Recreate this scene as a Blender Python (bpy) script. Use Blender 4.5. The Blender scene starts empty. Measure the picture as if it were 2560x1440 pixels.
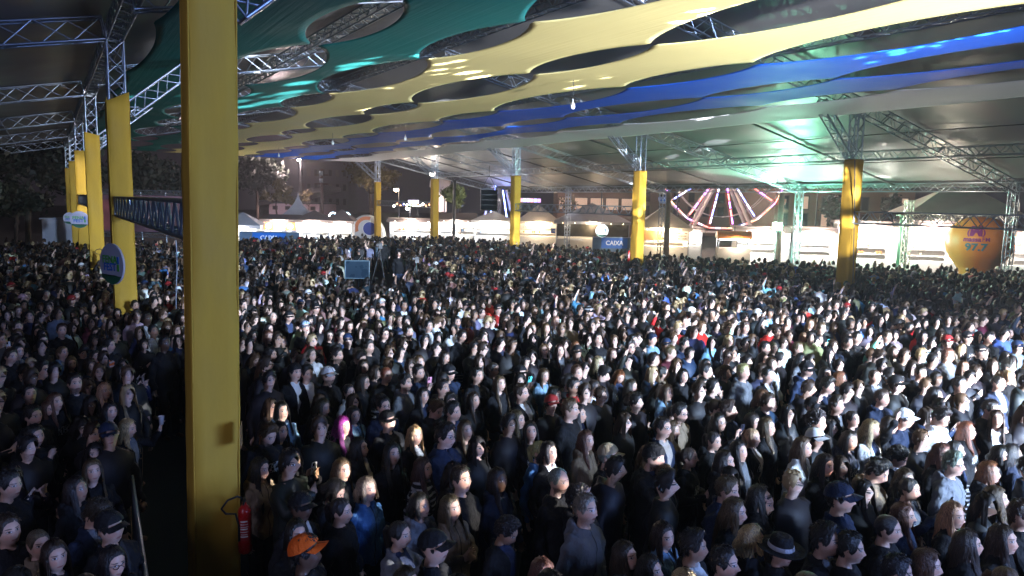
import bpy, bmesh, math, random
import numpy as np
from mathutils import Vector, Matrix, Euler

sc = bpy.context.scene
C = sc.collection
R = math.radians
random.seed(7); rng = np.random.default_rng(7)

# ------------------------------------------------------------------ camera
# The place is set out in survey units; one unit is K metres (fixed by the size of the people's heads).
K, EYE = 1.115, 3.9
CAM_H, FPX, PITCH, ROLL = EYE * K, 1800.0, R(6.75), 0.021
cam_d = bpy.data.cameras.new('camera'); cam = bpy.data.objects.new('camera', cam_d); C.objects.link(cam)
cam_d.sensor_width = 36; cam_d.lens = 36 * FPX / 2560; cam_d.clip_end = 600; cam_d.clip_start = .05
CAMR = (Matrix.Rotation(math.pi / 2 - PITCH, 3, 'X') @ Matrix.Rotation(ROLL, 3, 'Z'))
cam.matrix_world = Matrix.Translation((0, 0, CAM_H)) @ CAMR.to_4x4()
sc.camera = cam
cam_d.dof.use_dof = False

# ------------------------------------------------------------------ world: night sky
w = bpy.data.worlds.new('World'); sc.world = w; w.use_nodes = True
nt = w.node_tree; nt.nodes.clear()
wo = nt.nodes.new('ShaderNodeOutputWorld'); ad = nt.nodes.new('ShaderNodeAddShader')
b1 = nt.nodes.new('ShaderNodeBackground'); b2 = nt.nodes.new('ShaderNodeBackground')
sky = nt.nodes.new('ShaderNodeTexSky'); sky.sky_type = 'NISHITA'; sky.sun_disc = False
sky.sun_elevation = R(-6); sky.sun_rotation = R(60)
nt.links.new(sky.outputs[0], b1.inputs[0]); b1.inputs[1].default_value = 0.05
b2.inputs[0].default_value = (0.021, 0.017, 0.023, 1); b2.inputs[1].default_value = 0.7   # glow of the town
nt.links.new(b1.outputs[0], ad.inputs[0]); nt.links.new(b2.outputs[0], ad.inputs[1]); nt.links.new(ad.outputs[0], wo.inputs[0])
sc.view_settings.view_transform = 'Standard'; sc.view_settings.look = 'None'
sc.view_settings.exposure = 0; sc.view_settings.gamma = 1; sc.view_settings.use_curve_mapping = False
sc.render.engine = 'CYCLES'
sc.cycles.use_denoising = True
sc.cycles.max_bounces = 5; sc.cycles.diffuse_bounces = 3; sc.cycles.glossy_bounces = 2; sc.cycles.transmission_bounces = 4
sc.cycles.transparent_max_bounces = 8; sc.cycles.sample_clamp_indirect = 4; sc.cycles.caustics_reflective = False; sc.cycles.caustics_refractive = False

# ------------------------------------------------------------------ layout: the tent's own axes (rows of pillars run along U, N crosses them)
U = Vector((-0.5417, 0.8406, 0)); NN = Vector((0.8406, 0.5417, 0))
def un(u, n, z=0): return U * u + NN * n + Vector((0, 0, z))
BAY = 10.707
L_U0, L_N = 7.67, 1.395
R_U0, R_N = 14.85, 23.49
O_N = 35.5
STAGE = Vector((11.5, -1.5, 0)) * K
CH = EYE                               # eye height used by P / PZ / proj: EYE in survey units, CAM_H in metres
KS = K                                 # metres per unit for the lamps being placed
def ray(px, py):
    return (CAMR @ Vector(((px - 1280) / FPX, -(py - 720) / FPX, -1))).normalized()
def P(px, py, D):                      # point on a pixel's ray at ground distance D ahead
    d = ray(px, py); t = D / d.y
    return Vector((d.x * t, D, CH + d.z * t))
def PZ(px, py, Z):                     # where a pixel's ray meets the level Z
    d = ray(px, py); t = (Z - CH) / d.z
    return Vector((d.x * t, d.y * t, Z))
CAMI = CAMR.transposed()
def proj(v):
    q = CAMI @ (Vector(v) - Vector((0, 0, CH)))
    return 1280 + FPX * q.x / -q.z, 720 - FPX * q.y / -q.z
def zroof(n):
    if n < L_N: return 7.75 - (L_N - n) * .2
    if n > R_N: return 7.75 - (n - R_N) * .2
    mid = (L_N + R_N) / 2
    return 7.75 + ((R_N - L_N) / 2 - abs(n - mid)) * .2

# ------------------------------------------------------------------ stage and fair lamps (the show's own lights, plus an added fill)
def spot(name, loc, aim, power, col, size=40, blend=.4, rad=.15, gobo=None):
    loc, aim, power = Vector(loc) * KS, Vector(aim) * KS, power * KS * KS
    l = bpy.data.lights.new(name, 'SPOT'); l.energy = power; l.color = col; l.spot_size = R(size); l.spot_blend = blend
    l.shadow_soft_size = rad
    o = bpy.data.objects.new(name, l); C.objects.link(o); o.location = loc
    o.rotation_euler = (Vector(aim) - Vector(loc)).to_track_quat('-Z', 'Y').to_euler()
    o['kind'] = 'helper'
    if gobo:
        l.use_nodes = True; t = l.node_tree; em = [n for n in t.nodes if n.type == 'EMISSION'][0]
        tc = t.nodes.new('ShaderNodeTexCoord'); sx = t.nodes.new('ShaderNodeSeparateXYZ'); t.links.new(tc.outputs['Normal'], sx.inputs[0])
        dv = []
        for k in (0, 1):
            m = t.nodes.new('ShaderNodeMath'); m.operation = 'DIVIDE'; t.links.new(sx.outputs[k], m.inputs[0]); t.links.new(sx.outputs[2], m.inputs[1]); dv.append(m)
        cb = t.nodes.new('ShaderNodeCombineXYZ'); t.links.new(dv[0].outputs[0], cb.inputs[0]); t.links.new(dv[1].outputs[0], cb.inputs[1])
        cb.inputs[2].default_value = gobo[1]
        vo = t.nodes.new('ShaderNodeTexVoronoi'); vo.inputs['Scale'].default_value = gobo[0]; vo.inputs['Randomness'].default_value = .75
        t.links.new(cb.outputs[0], vo.inputs['Vector'])
        mr = t.nodes.new('ShaderNodeMapRange'); mr.interpolation_type = 'SMOOTHSTEP'
        mr.inputs[1].default_value = .42; mr.inputs[2].default_value = .22; mr.inputs[3].default_value = gobo[2] if len(gobo) > 2 else 0.02; mr.inputs[4].default_value = 1.0
        t.links.new(vo.outputs['Distance'], mr.inputs[0]); t.links.new(mr.outputs[0], em.inputs['Strength'])
    return o
def point(name, loc, power, col, rad=.1):
    loc, power = Vector(loc) * KS, power * KS * KS
    l = bpy.data.lights.new(name, 'POINT'); l.energy = power; l.color = col; l.shadow_soft_size = rad
    o = bpy.data.objects.new(name, l); C.objects.link(o); o.location = loc; o['kind'] = 'helper'
    return o
COOL, WHITE, WARM = (.62, .74, 1), (.93, .95, 1), (1, .86, .66)
# wash from the stage front over the whole floor
spot('stage_wash', (14.0, -2.0, 4.2), (-3, 14, .5), 8400, (.24, .42, 1), 96, .8, 2.4)
spot('stage_wash', (12.0, -4.0, 4.0), (-2, 8, .5), 3800, (.28, .42, 1), 110, .8, 2.0)
spot('stage_wash', (15.5, -5.0, 6.9), (-6.0, 32, -1.0), 250000, (.55, .73, 1), 44, .8, 1.0, (9, 2, .4))
# bright moving heads on the middle and the right of the crowd
spot('stage_beam', (16.0, 0.0, 6.0), (4.6, 16.0, 1.2), 50000, (.62, .79, 1), 25, .9, .3, (18, 0, .18))
spot('stage_beam', (16.0, -1.0, 6.2), (2.6, 23, .8), 180000, (.80, .90, 1), 20, .9, .2, (20, 3, .2))
spot('stage_beam', (14.0, -1.0, 4.8), (5.3, 8.8, 1.2), 8200, (.62, .79, 1), 32, .9, .3, (11, 5, .10))
# added fill lamp behind the camera, softening shadows on pillars and foreground
point('fill_lamp', (-4.5, -4.5, 5.2), 900, (.58, .60, 1), 1.2)
# uplight on the fabric ceiling
spot('ceiling_wash', (11.0, 3.0, 1.6), (1, 20.3, 6.9), 30000, (.95, .97, 1), 58, 1, .5)
spot('ceiling_wash', (11.5, 5, 1.6), (9, 12, 7), 3000, (.9, .93, 1), 110, .9, .5)
for i, (px, py, pw, sz) in enumerate([(765, 192, 60, 5.0), (690, 243, 60, 4.4), (975, 152, 40, 3.2), (1105, 200, 40, 3.6), (945, 258, 40, 3.4), (1085, 168, 34, 3.2), (880, 205, 26, 3.0),
                                     (1810, 32, 26, 4.5), (1235, 322, 60, 3.2), (2190, 142, 22, 4.2), (2330, 112, 20, 3.6), (2460, 82, 20, 4.0), (640, 250, 40, 3.4), (1760, 292, 55, 3.2), (400, 240, 46, 3.6), (1480, 205, 26, 3.4)]):
    spot('ceiling_beam', (10.2 + .5 * (i % 4), 5.0 + .4 * (i % 3), 1.3), PZ(px, py, 7.0), pw * 9500, WHITE, sz, .25, .03, (46 if sz < 4 else 38, i * 1.7, .0))
for i, (px, py, pw) in enumerate([(1445, 372, 120), (1190, 420, 110), (1745, 368, 90), (1110, 440, 90), (1290, 450, 80)]):
    spot('ceiling_beam', (13.5, 6.5, 2.4), PZ(px, py, 6.9), pw * 3600, WHITE, 3.4, .3, .03, (46, i * 2.3 + 9, .0))

for px, py, D, pw in ((1592, 470, 34, 150), (1585, 600, 34, 190), (1288, 590, 43, 210), (205, 470, 33, 150), (2112, 470, 25, 90), (2105, 590, 25, 90)):
    spot('pillar_beam', (15.0, 2.0, 5.2), P(px, py, D), pw * 2200, WHITE, 4.0, .6, .05, (34, px * .01, .3))

# ------------------------------------------------------------------ object helpers
def tag(o, label=None, cat=None, group=None, kind=None):
    if label: o['label'] = label
    if cat: o['category'] = cat
    if group: o['group'] = group
    if kind: o['kind'] = kind
    return o
def thing(name, label, cat, loc=(0, 0, 0), rotz=0, group=None):
    o = bpy.data.objects.new(name, None); C.objects.link(o); o.location = loc; o.rotation_euler = (0, 0, rotz)
    o.empty_display_size = .2
    return tag(o, label, cat, group)
def link(name, data, parent=None, loc=None, M=None):
    o = bpy.data.objects.new(name, data); C.objects.link(o)
    if parent: o.parent = parent
    if M is not None: o.matrix_local = M
    elif loc is not None: o.location = loc
    return o
class MB:
    def __init__(s): s.v = []; s.f = []; s.n = 0
    def add(s, v, f):
        v = np.asarray(v, float).reshape(-1, 3); s.v.append(v); s.f += [tuple(i + s.n for i in q) for q in f]; s.n += len(v); return s
    def box(s, c, d, M=None):
        x, y, z = [k / 2 for k in d]
        v = np.array([(a, b, e) for a in (-x, x) for b in (-y, y) for e in (-z, z)])
        if M is not None: v = v @ np.array(M.to_3x3()).T
        return s.add(v + np.array(c), [(0, 1, 3, 2), (4, 6, 7, 5), (0, 4, 5, 1), (2, 3, 7, 6), (0, 2, 6, 4), (1, 5, 7, 3)])
    def tube(s, pts, rad, n=8, cap=True):
        pts = [Vector(p) for p in pts]; m = len(pts)
        rads = rad if hasattr(rad, '__len__') else [rad] * m
        rows = []; ref = None
        for i, p in enumerate(pts):
            t = (pts[min(i + 1, m - 1)] - pts[max(i - 1, 0)]).normalized()
            if ref is None: ref = t.orthogonal().normalized()
            ref = (ref - t * ref.dot(t)).normalized(); b = t.cross(ref)
            rows += [p + (ref * math.cos(a) + b * math.sin(a)) * rads[i] for a in [2 * math.pi * k / n for k in range(n)]]
        f = [(i * n + k, i * n + (k + 1) % n, (i + 1) * n + (k + 1) % n, (i + 1) * n + k) for i in range(m - 1) for k in range(n)]
        if cap: f += [tuple(range(n - 1, -1, -1)), tuple((m - 1) * n + k for k in range(n))]
        return s.add([tuple(v) for v in rows], f)
    def grid(s, V, closed=False):      # V (rows, cols, 3)
        r, c = V.shape[:2]; f = []
        for i in range(r - 1):
            for k in range(c if closed else c - 1):
                f.append((i * c + k, i * c + (k + 1) % c, (i + 1) * c + (k + 1) % c, (i + 1) * c + k))
        return s.add(V.reshape(-1, 3), f)
    def lathe(s, prof, n=16, c=(0, 0, 0)):
        a = np.linspace(0, 2 * np.pi, n, endpoint=False)
        V = np.array([[(r * math.cos(t) + c[0], r * math.sin(t) + c[1], z + c[2]) for t in a] for r, z in prof])
        return s.grid(V, True)
    def sphere(s, c, r, nu=12, nv=8):
        rr = r if hasattr(r, '__len__') else (r, r, r)
        V = np.array([[(c[0] + rr[0] * math.sin(b) * math.cos(a), c[1] + rr[1] * math.sin(b) * math.sin(a), c[2] + rr[2] * math.cos(b))
                       for a in np.linspace(0, 2 * np.pi, nu, endpoint=False)] for b in np.linspace(1e-3, math.pi - 1e-3, nv)])
        return s.grid(V, True)
    def mesh(s, name, mat=None, smooth=False):
        me = bpy.data.meshes.new(name); me.from_pydata(np.concatenate(s.v).tolist(), [], s.f); me.update()
        if mat: me.materials.append(mat)
        if smooth: me.polygons.foreach_set('use_smooth', [True] * len(me.polygons))
        return me
    def build(s, name, mat, parent=None, smooth=False, loc=None):
        return link(name, s.mesh(name, mat, smooth), parent, loc)

# ------------------------------------------------------------------ materials
class NB:                               # tiny node builder
    def __init__(s, t): s.t = t
    def n(s, k, **kw):
        x = s.t.nodes.new('ShaderNode' + k)
        for a, b in kw.items(): setattr(x, a, b)
        return x
    def put(s, x, i, v):
        if isinstance(v, (int, float)): x.inputs[i].default_value = v
        elif isinstance(v, tuple): x.inputs[i].default_value = v
        else: s.t.links.new(v, x.inputs[i])
    def m(s, op, a, b=0.0, c=None, clamp=False):
        x = s.n('Math', operation=op); x.use_clamp = clamp; s.put(x, 0, a); s.put(x, 1, b)
        if c is not None: s.put(x, 2, c)
        return x.outputs[0]
    def mix(s, f, a, b, mode='MIX'):
        x = s.n('Mix', data_type='RGBA', blend_type=mode); s.put(x, 0, f); s.put(x, 6, a); s.put(x, 7, b); return x.outputs[2]
    def noise(s, vec, scale, detail=3, rough=.5):
        x = s.n('TexNoise'); x.inputs['Scale'].default_value = scale; x.inputs['Detail'].default_value = detail; x.inputs['Roughness'].default_value = rough
        if vec is not None: s.t.links.new(vec, x.inputs['Vector'])
        return x.outputs[0]
    def rng(s, v, a, b, c=0.0, d=1.0):
        x = s.n('MapRange'); s.put(x, 0, v); s.put(x, 1, a); s.put(x, 2, b); s.put(x, 3, c); s.put(x, 4, d); return x.outputs[0]
    def mapv(s, vec, scale):
        x = s.n('Mapping'); s.t.links.new(vec, x.inputs[0]); x.inputs[3].default_value = scale; return x.outputs[0]
MATS = {}
def mat(name, col=(.5, .5, .5), rough=.6, metal=0.0, var=.15, vscale=3.0, bump=0.0, bscale=20.0, emit=None, estr=0.0, spec=.4, stretch=None):
    if name in MATS: return MATS[name]
    m = bpy.data.materials.new(name); m.use_nodes = True; MATS[name] = m
    t = m.node_tree; b = t.nodes['Principled BSDF']; q = NB(t)
    co = q.n('TexCoord').outputs['Object']
    if stretch: co = q.mapv(co, stretch)
    c = (*col, 1)
    if var:
        nz = q.noise(co, vscale, 4); d = tuple(max(0, k * (1 - 2 * var)) for k in col) + (1,)
        q.put(b, 'Base Color', q.mix(nz, d, tuple(min(1, k * (1 + var * .6)) for k in col) + (1,)))
        q.put(b, 'Roughness', q.rng(nz, .3, .7, max(0.02, rough - .1), min(1, rough + .1)))
    else:
        b.inputs['Base Color'].default_value = c; b.inputs['Roughness'].default_value = rough
    b.inputs['Metallic'].default_value = metal; b.inputs['Specular IOR Level'].default_value = spec
    if bump:
        bp = q.n('Bump'); bp.inputs['Strength'].default_value = bump; bp.inputs['Distance'].default_value = .02
        t.links.new(q.noise(co, bscale, 4), bp.inputs['Height']); t.links.new(bp.outputs[0], b.inputs['Normal'])
    if emit:
        b.inputs['Emission Color'].default_value = (*emit, 1); b.inputs['Emission Strength'].default_value = estr
    return m
def glow(name, col, s): return mat(name, (.8, .8, .8), .5, var=0, emit=col, estr=s)
ALU = mat('aluminium', (.40, .45, .53), .36, .85, .18, 6)
DARKMETAL = mat('dark_metal', (.06, .06, .065), .45, .5, .2, 5)
YELLOW = mat('yellow_cover', (.58, .335, .030), .78, 0, .16, 2.0, .8, 2.6, stretch=(1, 1, .4))
MEMB = mat('roof_membrane', (.23, .23, .24), .48, 0, .22, .8, .25, 1.6)
ASPH = mat('asphalt', (.045, .045, .048), .85, 0, .3, 1.2, .5, 60)
def lycra(name, col):
    m = mat(name, col, .6, 0, .06, .7, .35, 2.2, stretch=(1, 1, 1), spec=.12)
    t = m.node_tree; b = t.nodes['Principled BSDF']; out = [n for n in t.nodes if n.type == 'OUTPUT_MATERIAL'][0]
    tr = t.nodes.new('ShaderNodeBsdfTranslucent'); tr.inputs[0].default_value = (*col, 1)
    mx = t.nodes.new('ShaderNodeMixShader'); mx.inputs[0].default_value = .18
    t.links.new(b.outputs[0], mx.inputs[1]); t.links.new(tr.outputs[0], mx.inputs[2]); t.links.new(mx.outputs[0], out.inputs[0])
    # stretch wrinkles running along the strip
    q = NB(t); at = q.n('Attribute', attribute_name='strip'); v = q.mapv(at.outputs['Vector'], (.25, 9, 1))
    bp = [n for n in t.nodes if n.type == 'BUMP'][0]; t.links.new(q.noise(v, 1.0, 4, .6), bp.inputs['Height']); bp.inputs['Distance'].default_value = .05
    return m
GREEN = lycra('green_lycra', (.022, .20, .19)); YEL = lycra('yellow_lycra', (.90, .78, .36)); BLUE = lycra('blue_lycra', (.008, .095, .58)); WHI = lycra('white_lycra', (.62, .62, .66))

# ------------------------------------------------------------------ ground
g = MB(); s = 260
g.add([(-s, -60, 0), (s, -60, 0), (s, s, 0), (-s, s, 0)], [(0, 1, 2, 3)])
tag(g.build('ground', ASPH), 'dark asphalt ground under the crowd', kind='structure')

# ------------------------------------------------------------------ trusses
_bars = {}
def bar(name, p0, p1, r, m, parent):
    if m.name not in _bars: _bars[m.name] = MB().tube([(0, 0, 0), (0, 0, 1)], 1, 6).mesh('bar', m, True)
    p0, p1 = Vector(p0), Vector(p1); d = p1 - p0
    M = Matrix.Translation(p0) @ d.to_track_quat('Z', 'Y').to_matrix().to_4x4() @ Matrix.Diagonal((r, r, d.length, 1))
    return link(name, _bars[m.name], parent, M=M)
def lattice(p0, p1, side, up, w, h, pitch, faces):
    p0, p1 = Vector(p0), Vector(p1); ax = (p1 - p0); n = max(2, round(ax.length / pitch)); out = []
    cor = {k: side * (w / 2 * a) + up * (h / 2 * b) for k, (a, b) in enumerate(((-1, -1), (1, -1), (1, 1), (-1, 1)))}
    for a, b in faces:
        for i in range(n):
            s0, s1 = p0 + ax * (i / n), p0 + ax * ((i + 1) / n)
            u_, v_ = (a, b) if i % 2 == 0 else (b, a)
            out.append((s0 + cor[u_], s1 + cor[v_]))
        out.append((p1 + cor[a], p1 + cor[b])); out.append((p0 + cor[a], p0 + cor[b]))
    return out
def truss(name, label, p0, p1, w, h, up=(0, 0, 1), detail=False, m=None, pitch=None, r=.025, rl=.014, parent=None, group=None, faces=((0, 1), (1, 2), (2, 3), (3, 0))):
    m = m or ALU; p0, p1 = Vector(p0), Vector(p1); up = Vector(up); ax = (p1 - p0).normalized()
    side = ax.cross(up).normalized(); up = side.cross(ax).normalized()
    root = parent or thing(name, label, 'truss', p0, 0, group)
    o = Vector(root.location)
    for a, b in ((-1, -1), (1, -1), (1, 1), (-1, 1)):
        c = side * (w / 2 * a) + up * (h / 2 * b)
        bar('chord', p0 + c - o, p1 + c - o, r, m, root)
    bars = lattice(p0 - o, p1 - o, side, up, w, h, pitch or max(w, h), faces)
    if detail:
        for a, b in bars: bar('brace_bar', a, b, rl, m, root)
    else:
        q = MB()
        for a, b in bars: q.tube([a, b], rl, 4, False)
        tag(q.build('brace_bars', m, root), kind='stuff')
    return root
ORD = ['first', 'second', 'third', 'fourth', 'fifth', 'sixth', 'seventh', 'eighth']

def cover_mesh(w, z0, z1, slant=0.0, seed=0):
    q = MB(); rows = []; rr = random.Random(seed); nz = 26
    prof = []
    h = w / 2; bev = .018
    for sx, sy in ((-1, -1), (1, -1), (1, 1), (-1, 1)):
        cx, cy = sx * h, sy * h
        if sx * sy > 0: prof += [(cx, cy - sy * bev), (cx - sx * bev, cy)]
        else: prof += [(cx - sx * bev, cy), (cx, cy - sy * bev)]
    full = []
    for i in range(len(prof)):
        a, b = prof[i], prof[(i + 1) % len(prof)]
        full.append(a)
        if math.dist(a, b) > .1:
            full += [(a[0] + (b[0] - a[0]) * t, a[1] + (b[1] - a[1]) * t) for t in (.25, .5, .75)]
    V = []
    for k in range(nz + 1):
        t = k / nz; z = z0 + (z1 - z0) * t
        row = []
        for i, (x, y) in enumerate(full):
            wob = .010 * math.sin(3.1 * z + i * 1.3 + seed) + .006 * math.sin(7.7 * z - i + seed * 2)
            l = math.hypot(x, y); zz = z + (slant * (y / h) * .5 if k == nz else 0)
            row.append((x * (1 + wob / l), y * (1 + wob / l), zz))
        V.append(row)
    q.grid(np.array(V), True)
    q.f.append(tuple(range(nz * len(full), (nz + 1) * len(full)))); q.f.append(tuple(range(len(full) - 1, -1, -1)))
    return q
ROTU = math.atan2(U.y, U.x)
def pillar(label, u, n, z_cov, z_top, wid, slant, seed, detail, kind='yellow'):
    b = un(u, n); root = thing('truss_pillar', label, 'pillar', b, ROTU, 'truss pillars holding up the tent')
    w = wid - (.12 if kind == 'yellow' else .06); h = w / 2
    for a in (-1, 1):
        for c in (-1, 1): bar('chord', (a * h, c * h, 0), (a * h, c * h, z_top), .026, ALU, root)
    z0 = z_cov - .5 if kind == 'yellow' else 0
    bars = lattice((0, 0, z0), (0, 0, z_top), Vector((1, 0, 0)), Vector((0, 1, 0)), w, w, w * 1.05, ((0, 1), (1, 2), (2, 3), (3, 0)))
    if detail:
        for a, c in bars: bar('brace_bar', a, c, .015, ALU, root)
    else:
        q = MB()
        for a, c in bars: q.tube([a, c], .015, 4, False)
        tag(q.build('brace_bars', ALU, root), kind='stuff')
    if kind == 'yellow':
        cv = cover_mesh(wid, 0, z_cov, slant, seed).build('fabric_cover', YELLOW, root, True)
        for sx, sy in ((-1, -1), (-1, 1), (1, -1), (1, 1)):   # stitched edge
            MB().tube([(sx * (wid / 2 + .002) - sx * .008, sy * (wid / 2 + .002) - sy * .008, z_cov * t) for t in np.linspace(0, .995, 8)], .009, 5).build('stitched_edge', YELLOW, cv, True)
    base = MB().box((0, 0, .015), (wid + .06, wid + .06, .03)); base.build('base_plate', DARKMETAL, root)
    return root
for k in range(6):
    lab = ['wide yellow fabric pillar close to the camera, crossing the whole picture', 'yellow fabric pillar with a slanted top, next behind the widest pillar',
           'yellow pillar with a red extinguisher at its foot in the row at the far side', 'narrow yellow pillar with brightly lit edge and red pole beside it',
           'farthest-but-one yellow pillar in the row before the dark trees', 'thin bare truss pillar at the far end before the dark trees'][k]
    pr = pillar(lab, L_U0 + BAY * k, L_N, [6.6, 6.02, 5.95, 5.9, 5.8, 5.7][k], 7.55, .44, [0, -.22, .1, 0, 0, 0][k], k, k < 4)
    if k == 0:                            # the near pillar leans a little and stands forward of its row
        pr.location = Vector(pr.location) * .88; pr.scale = (.88, .88, 1)
        pr.rotation_euler = (Matrix.Rotation(R(1.0), 3, 'Y') @ Matrix.Rotation(ROTU, 3, 'Z')).to_euler(); pr.location.x -= .10
for k in range(0, 5):
    lab = ['stout yellow pillar on the far side, in front of the orange balloon side', 'yellow pillar with bright light spots beside the ferris wheel',
           'yellow pillar to the side of the hanging speaker', 'yellow pillar between bare tree and leafy tree', 'thin yellow pillar in front of the inflatable arch'][k]
    pillar(lab, R_U0 + BAY * k, R_N, [5.62, 5.5, 5.5, 5.5, 5.4][k], 7.55, .44, .0, 20 + k, k < 2)
for k in range(0, 5):
    lab = ['bare truss tower beside the orange balloon', 'bare truss tower beside the green floodlight', 'bare truss tower between pillar and ferris wheel',
           'bare truss tower before the tent with dark banner', 'bare truss tower at the far corner of the aisle'][k]
    pillar(lab, R_U0 + BAY * k, O_N, 0, 5.2, .36, 0, 40 + k, k < 2, 'bare')

# rafters, purlins, beams, knee braces
ridge = (L_N + R_N) / 2
for k in range(-1, 5):
    u = R_U0 + BAY * k; o_ = ORD[k + 1]
    for a, b, nm in ((L_N, ridge, 'rising'), (ridge, R_N, 'falling')):
        truss('rafter_truss', f'{o_} rafter truss above the striped cloth, half {nm} away from the near pillar row', un(u, a, zroof(a) - .36), un(u, b, zroof(b) - .36), .34, .5, group='rafters over the cloth ceiling')
    truss('rafter_truss', f'{o_} rafter truss sloping down over the far aisle toward the fair', un(u, R_N + .2, zroof(R_N) - .36), un(u, O_N, zroof(O_N) - .36), .34, .5, detail=k in (0, 1), group='rafters over the far aisle')
for k in range(0, 6):
    u = L_U0 + BAY * k
    truss('rafter_truss', f'{ORD[k]} rafter truss over the near aisle, leaving the row of yellow pillars', un(u, L_N - .2, zroof(L_N) - .3), un(u, L_N - 12, zroof(L_N - 12) - .3), .34, .46, detail=k < 5, r=.028, rl=.018, pitch=.62, group='rafters over the near aisle')
def purlins(lab, n, dz, k0, k1, u0, w=.3, h=.34, detail=()):
    for i, k in enumerate(range(k0, k1)):
        z = zroof(n) - dz
        truss('purlin_truss', f'{lab}, {ORD[i]} bay', un(u0 + BAY * k, n, z), un(u0 + BAY * (k + 1), n, z), w, h, detail=k in detail, group=lab)
purlins('eave truss along the outer edge of the far aisle', O_N, .3, -1, 4, R_U0, .32, .4, (0,))
purlins('purlin truss halfway across the far aisle roof', (R_N + O_N) / 2, .35, -1, 4, R_U0, .3, .34, (0,))
purlins('purlin truss over the far pillar row', R_N, .36, -1, 4, R_U0)
purlins('purlin truss under the ridge above the cloth', ridge, .36, -1, 4, R_U0)
purlins('purlin truss between ridge and far pillars', (ridge + R_N) / 2, .36, -1, 4, R_U0)
purlins('purlin truss between ridge and near pillars', (ridge + L_N) / 2, .36, -1, 4, R_U0)
purlins('purlin truss over the near pillar row', L_N, .36, 0, 5, L_U0, detail=(0,))
purlins('purlin truss over the near aisle', L_N - 6, .3, 0, 5, L_U0)
for lab, n, u0, k, det in (('ladder-like truss beam between the two nearest yellow pillars', L_N, L_U0, 0, True), ('short truss beam deep in the near pillar row', L_N, L_U0, 2, False),
                      ('dark truss beam crossing in front of the orange balloon', R_N, R_U0, -1, True), ('truss beam with a round white sign hanging below it', R_N, R_U0, 1, True), ('small truss beam before the bare tree and fair lights', R_N, R_U0, 3, False)):
    truss('truss_beam', lab, un(u0 + BAY * k + .24, n, 3.64), un(u0 + BAY * (k + 1) - .24, n, 3.64), .3, .4, detail=det, r=.026, rl=.016, pitch=.32)
for row, n0, u0, sg, kk in (('near', L_N, L_U0, 1, range(0, 6)), ('far', R_N, R_U0, -1, range(0, 5))):
    for k in kk:
        u = u0 + BAY * k
        truss('knee_brace', f'diagonal truss brace at the top of the {ORD[k]} {row} pillar', un(u, n0 + sg * .22, 5.75), un(u, n0 + sg * 2.1, 7.35), .3, .3, up=U, detail=k < 2, group='diagonal braces')

# roof membrane
tr = thing('tent_roof', 'grey membrane roof of the large event tent', 'tent', un(0, ridge, 0))
def panel(u0, u1, n0, n1, sag=.12):
    V = []
    for i in range(13):
        u = u0 + (u1 - u0) * i / 12; row = []
        for j in range(11):
            n = n0 + (n1 - n0) * j / 10
            z = zroof(min(max(n, n0 + 1e-4), n1 - 1e-4)) - sag * math.sin(math.pi * i / 12) ** .7 * (.4 + .6 * math.sin(math.pi * j / 10))
            z += .012 * math.sin(u * 2.3 + n) + .01 * math.sin(n * 3.1 - u)
            row.append(tuple(un(u, n, z + .05) - Vector(tr.location)))
        V.append(row)
    return MB().grid(np.array(V)).build('roof_panel', MEMB, tr, True)
for k in range(-1, 4):
    a, b = R_U0 + BAY * k, R_U0 + BAY * (k + 1)
    for n0, n1 in ((L_N, ridge), (ridge, R_N), (R_N, O_N)):
        panel(a, b, n0, n1)
        um = (a + b) / 2
        if n0 >= R_N: bar('roof_pole', un(um, n0, zroof(n0) - .17) - tr.location, un(um, n1, zroof(n1) - .17) - tr.location, .045, DARKMETAL, tr)
    for dn in (4, 8): bar('roof_pole', un(a, R_N + dn, zroof(R_N + dn) - .1) - tr.location, un(b, R_N + dn, zroof(R_N + dn) - .1) - tr.location, .02, DARKMETAL, tr)
for k in range(-1, 5):
    a, b = L_U0 + BAY * k, L_U0 + BAY * (k + 1); panel(a, b, L_N - 12, L_N)
    for dn in (3, 6, 9): bar('roof_pole', un(a, L_N - dn, zroof(L_N - dn) - .1) - tr.location, un(b, L_N - dn, zroof(L_N - dn) - .1) - tr.location, .03, ALU, tr)
# valance along the outer eave
v = MB(); e0, e1 = R_U0 - BAY, R_U0 + 4 * BAY
v.grid(np.array([[tuple(un(e0 + (e1 - e0) * i / 80, O_N + .2, zroof(O_N) + .05 - .32 * j - .05 * (j and i % 2)) - Vector(tr.location)) for i in range(81)] for j in range(2)]))
v.build('valance', MEMB, tr)

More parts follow.
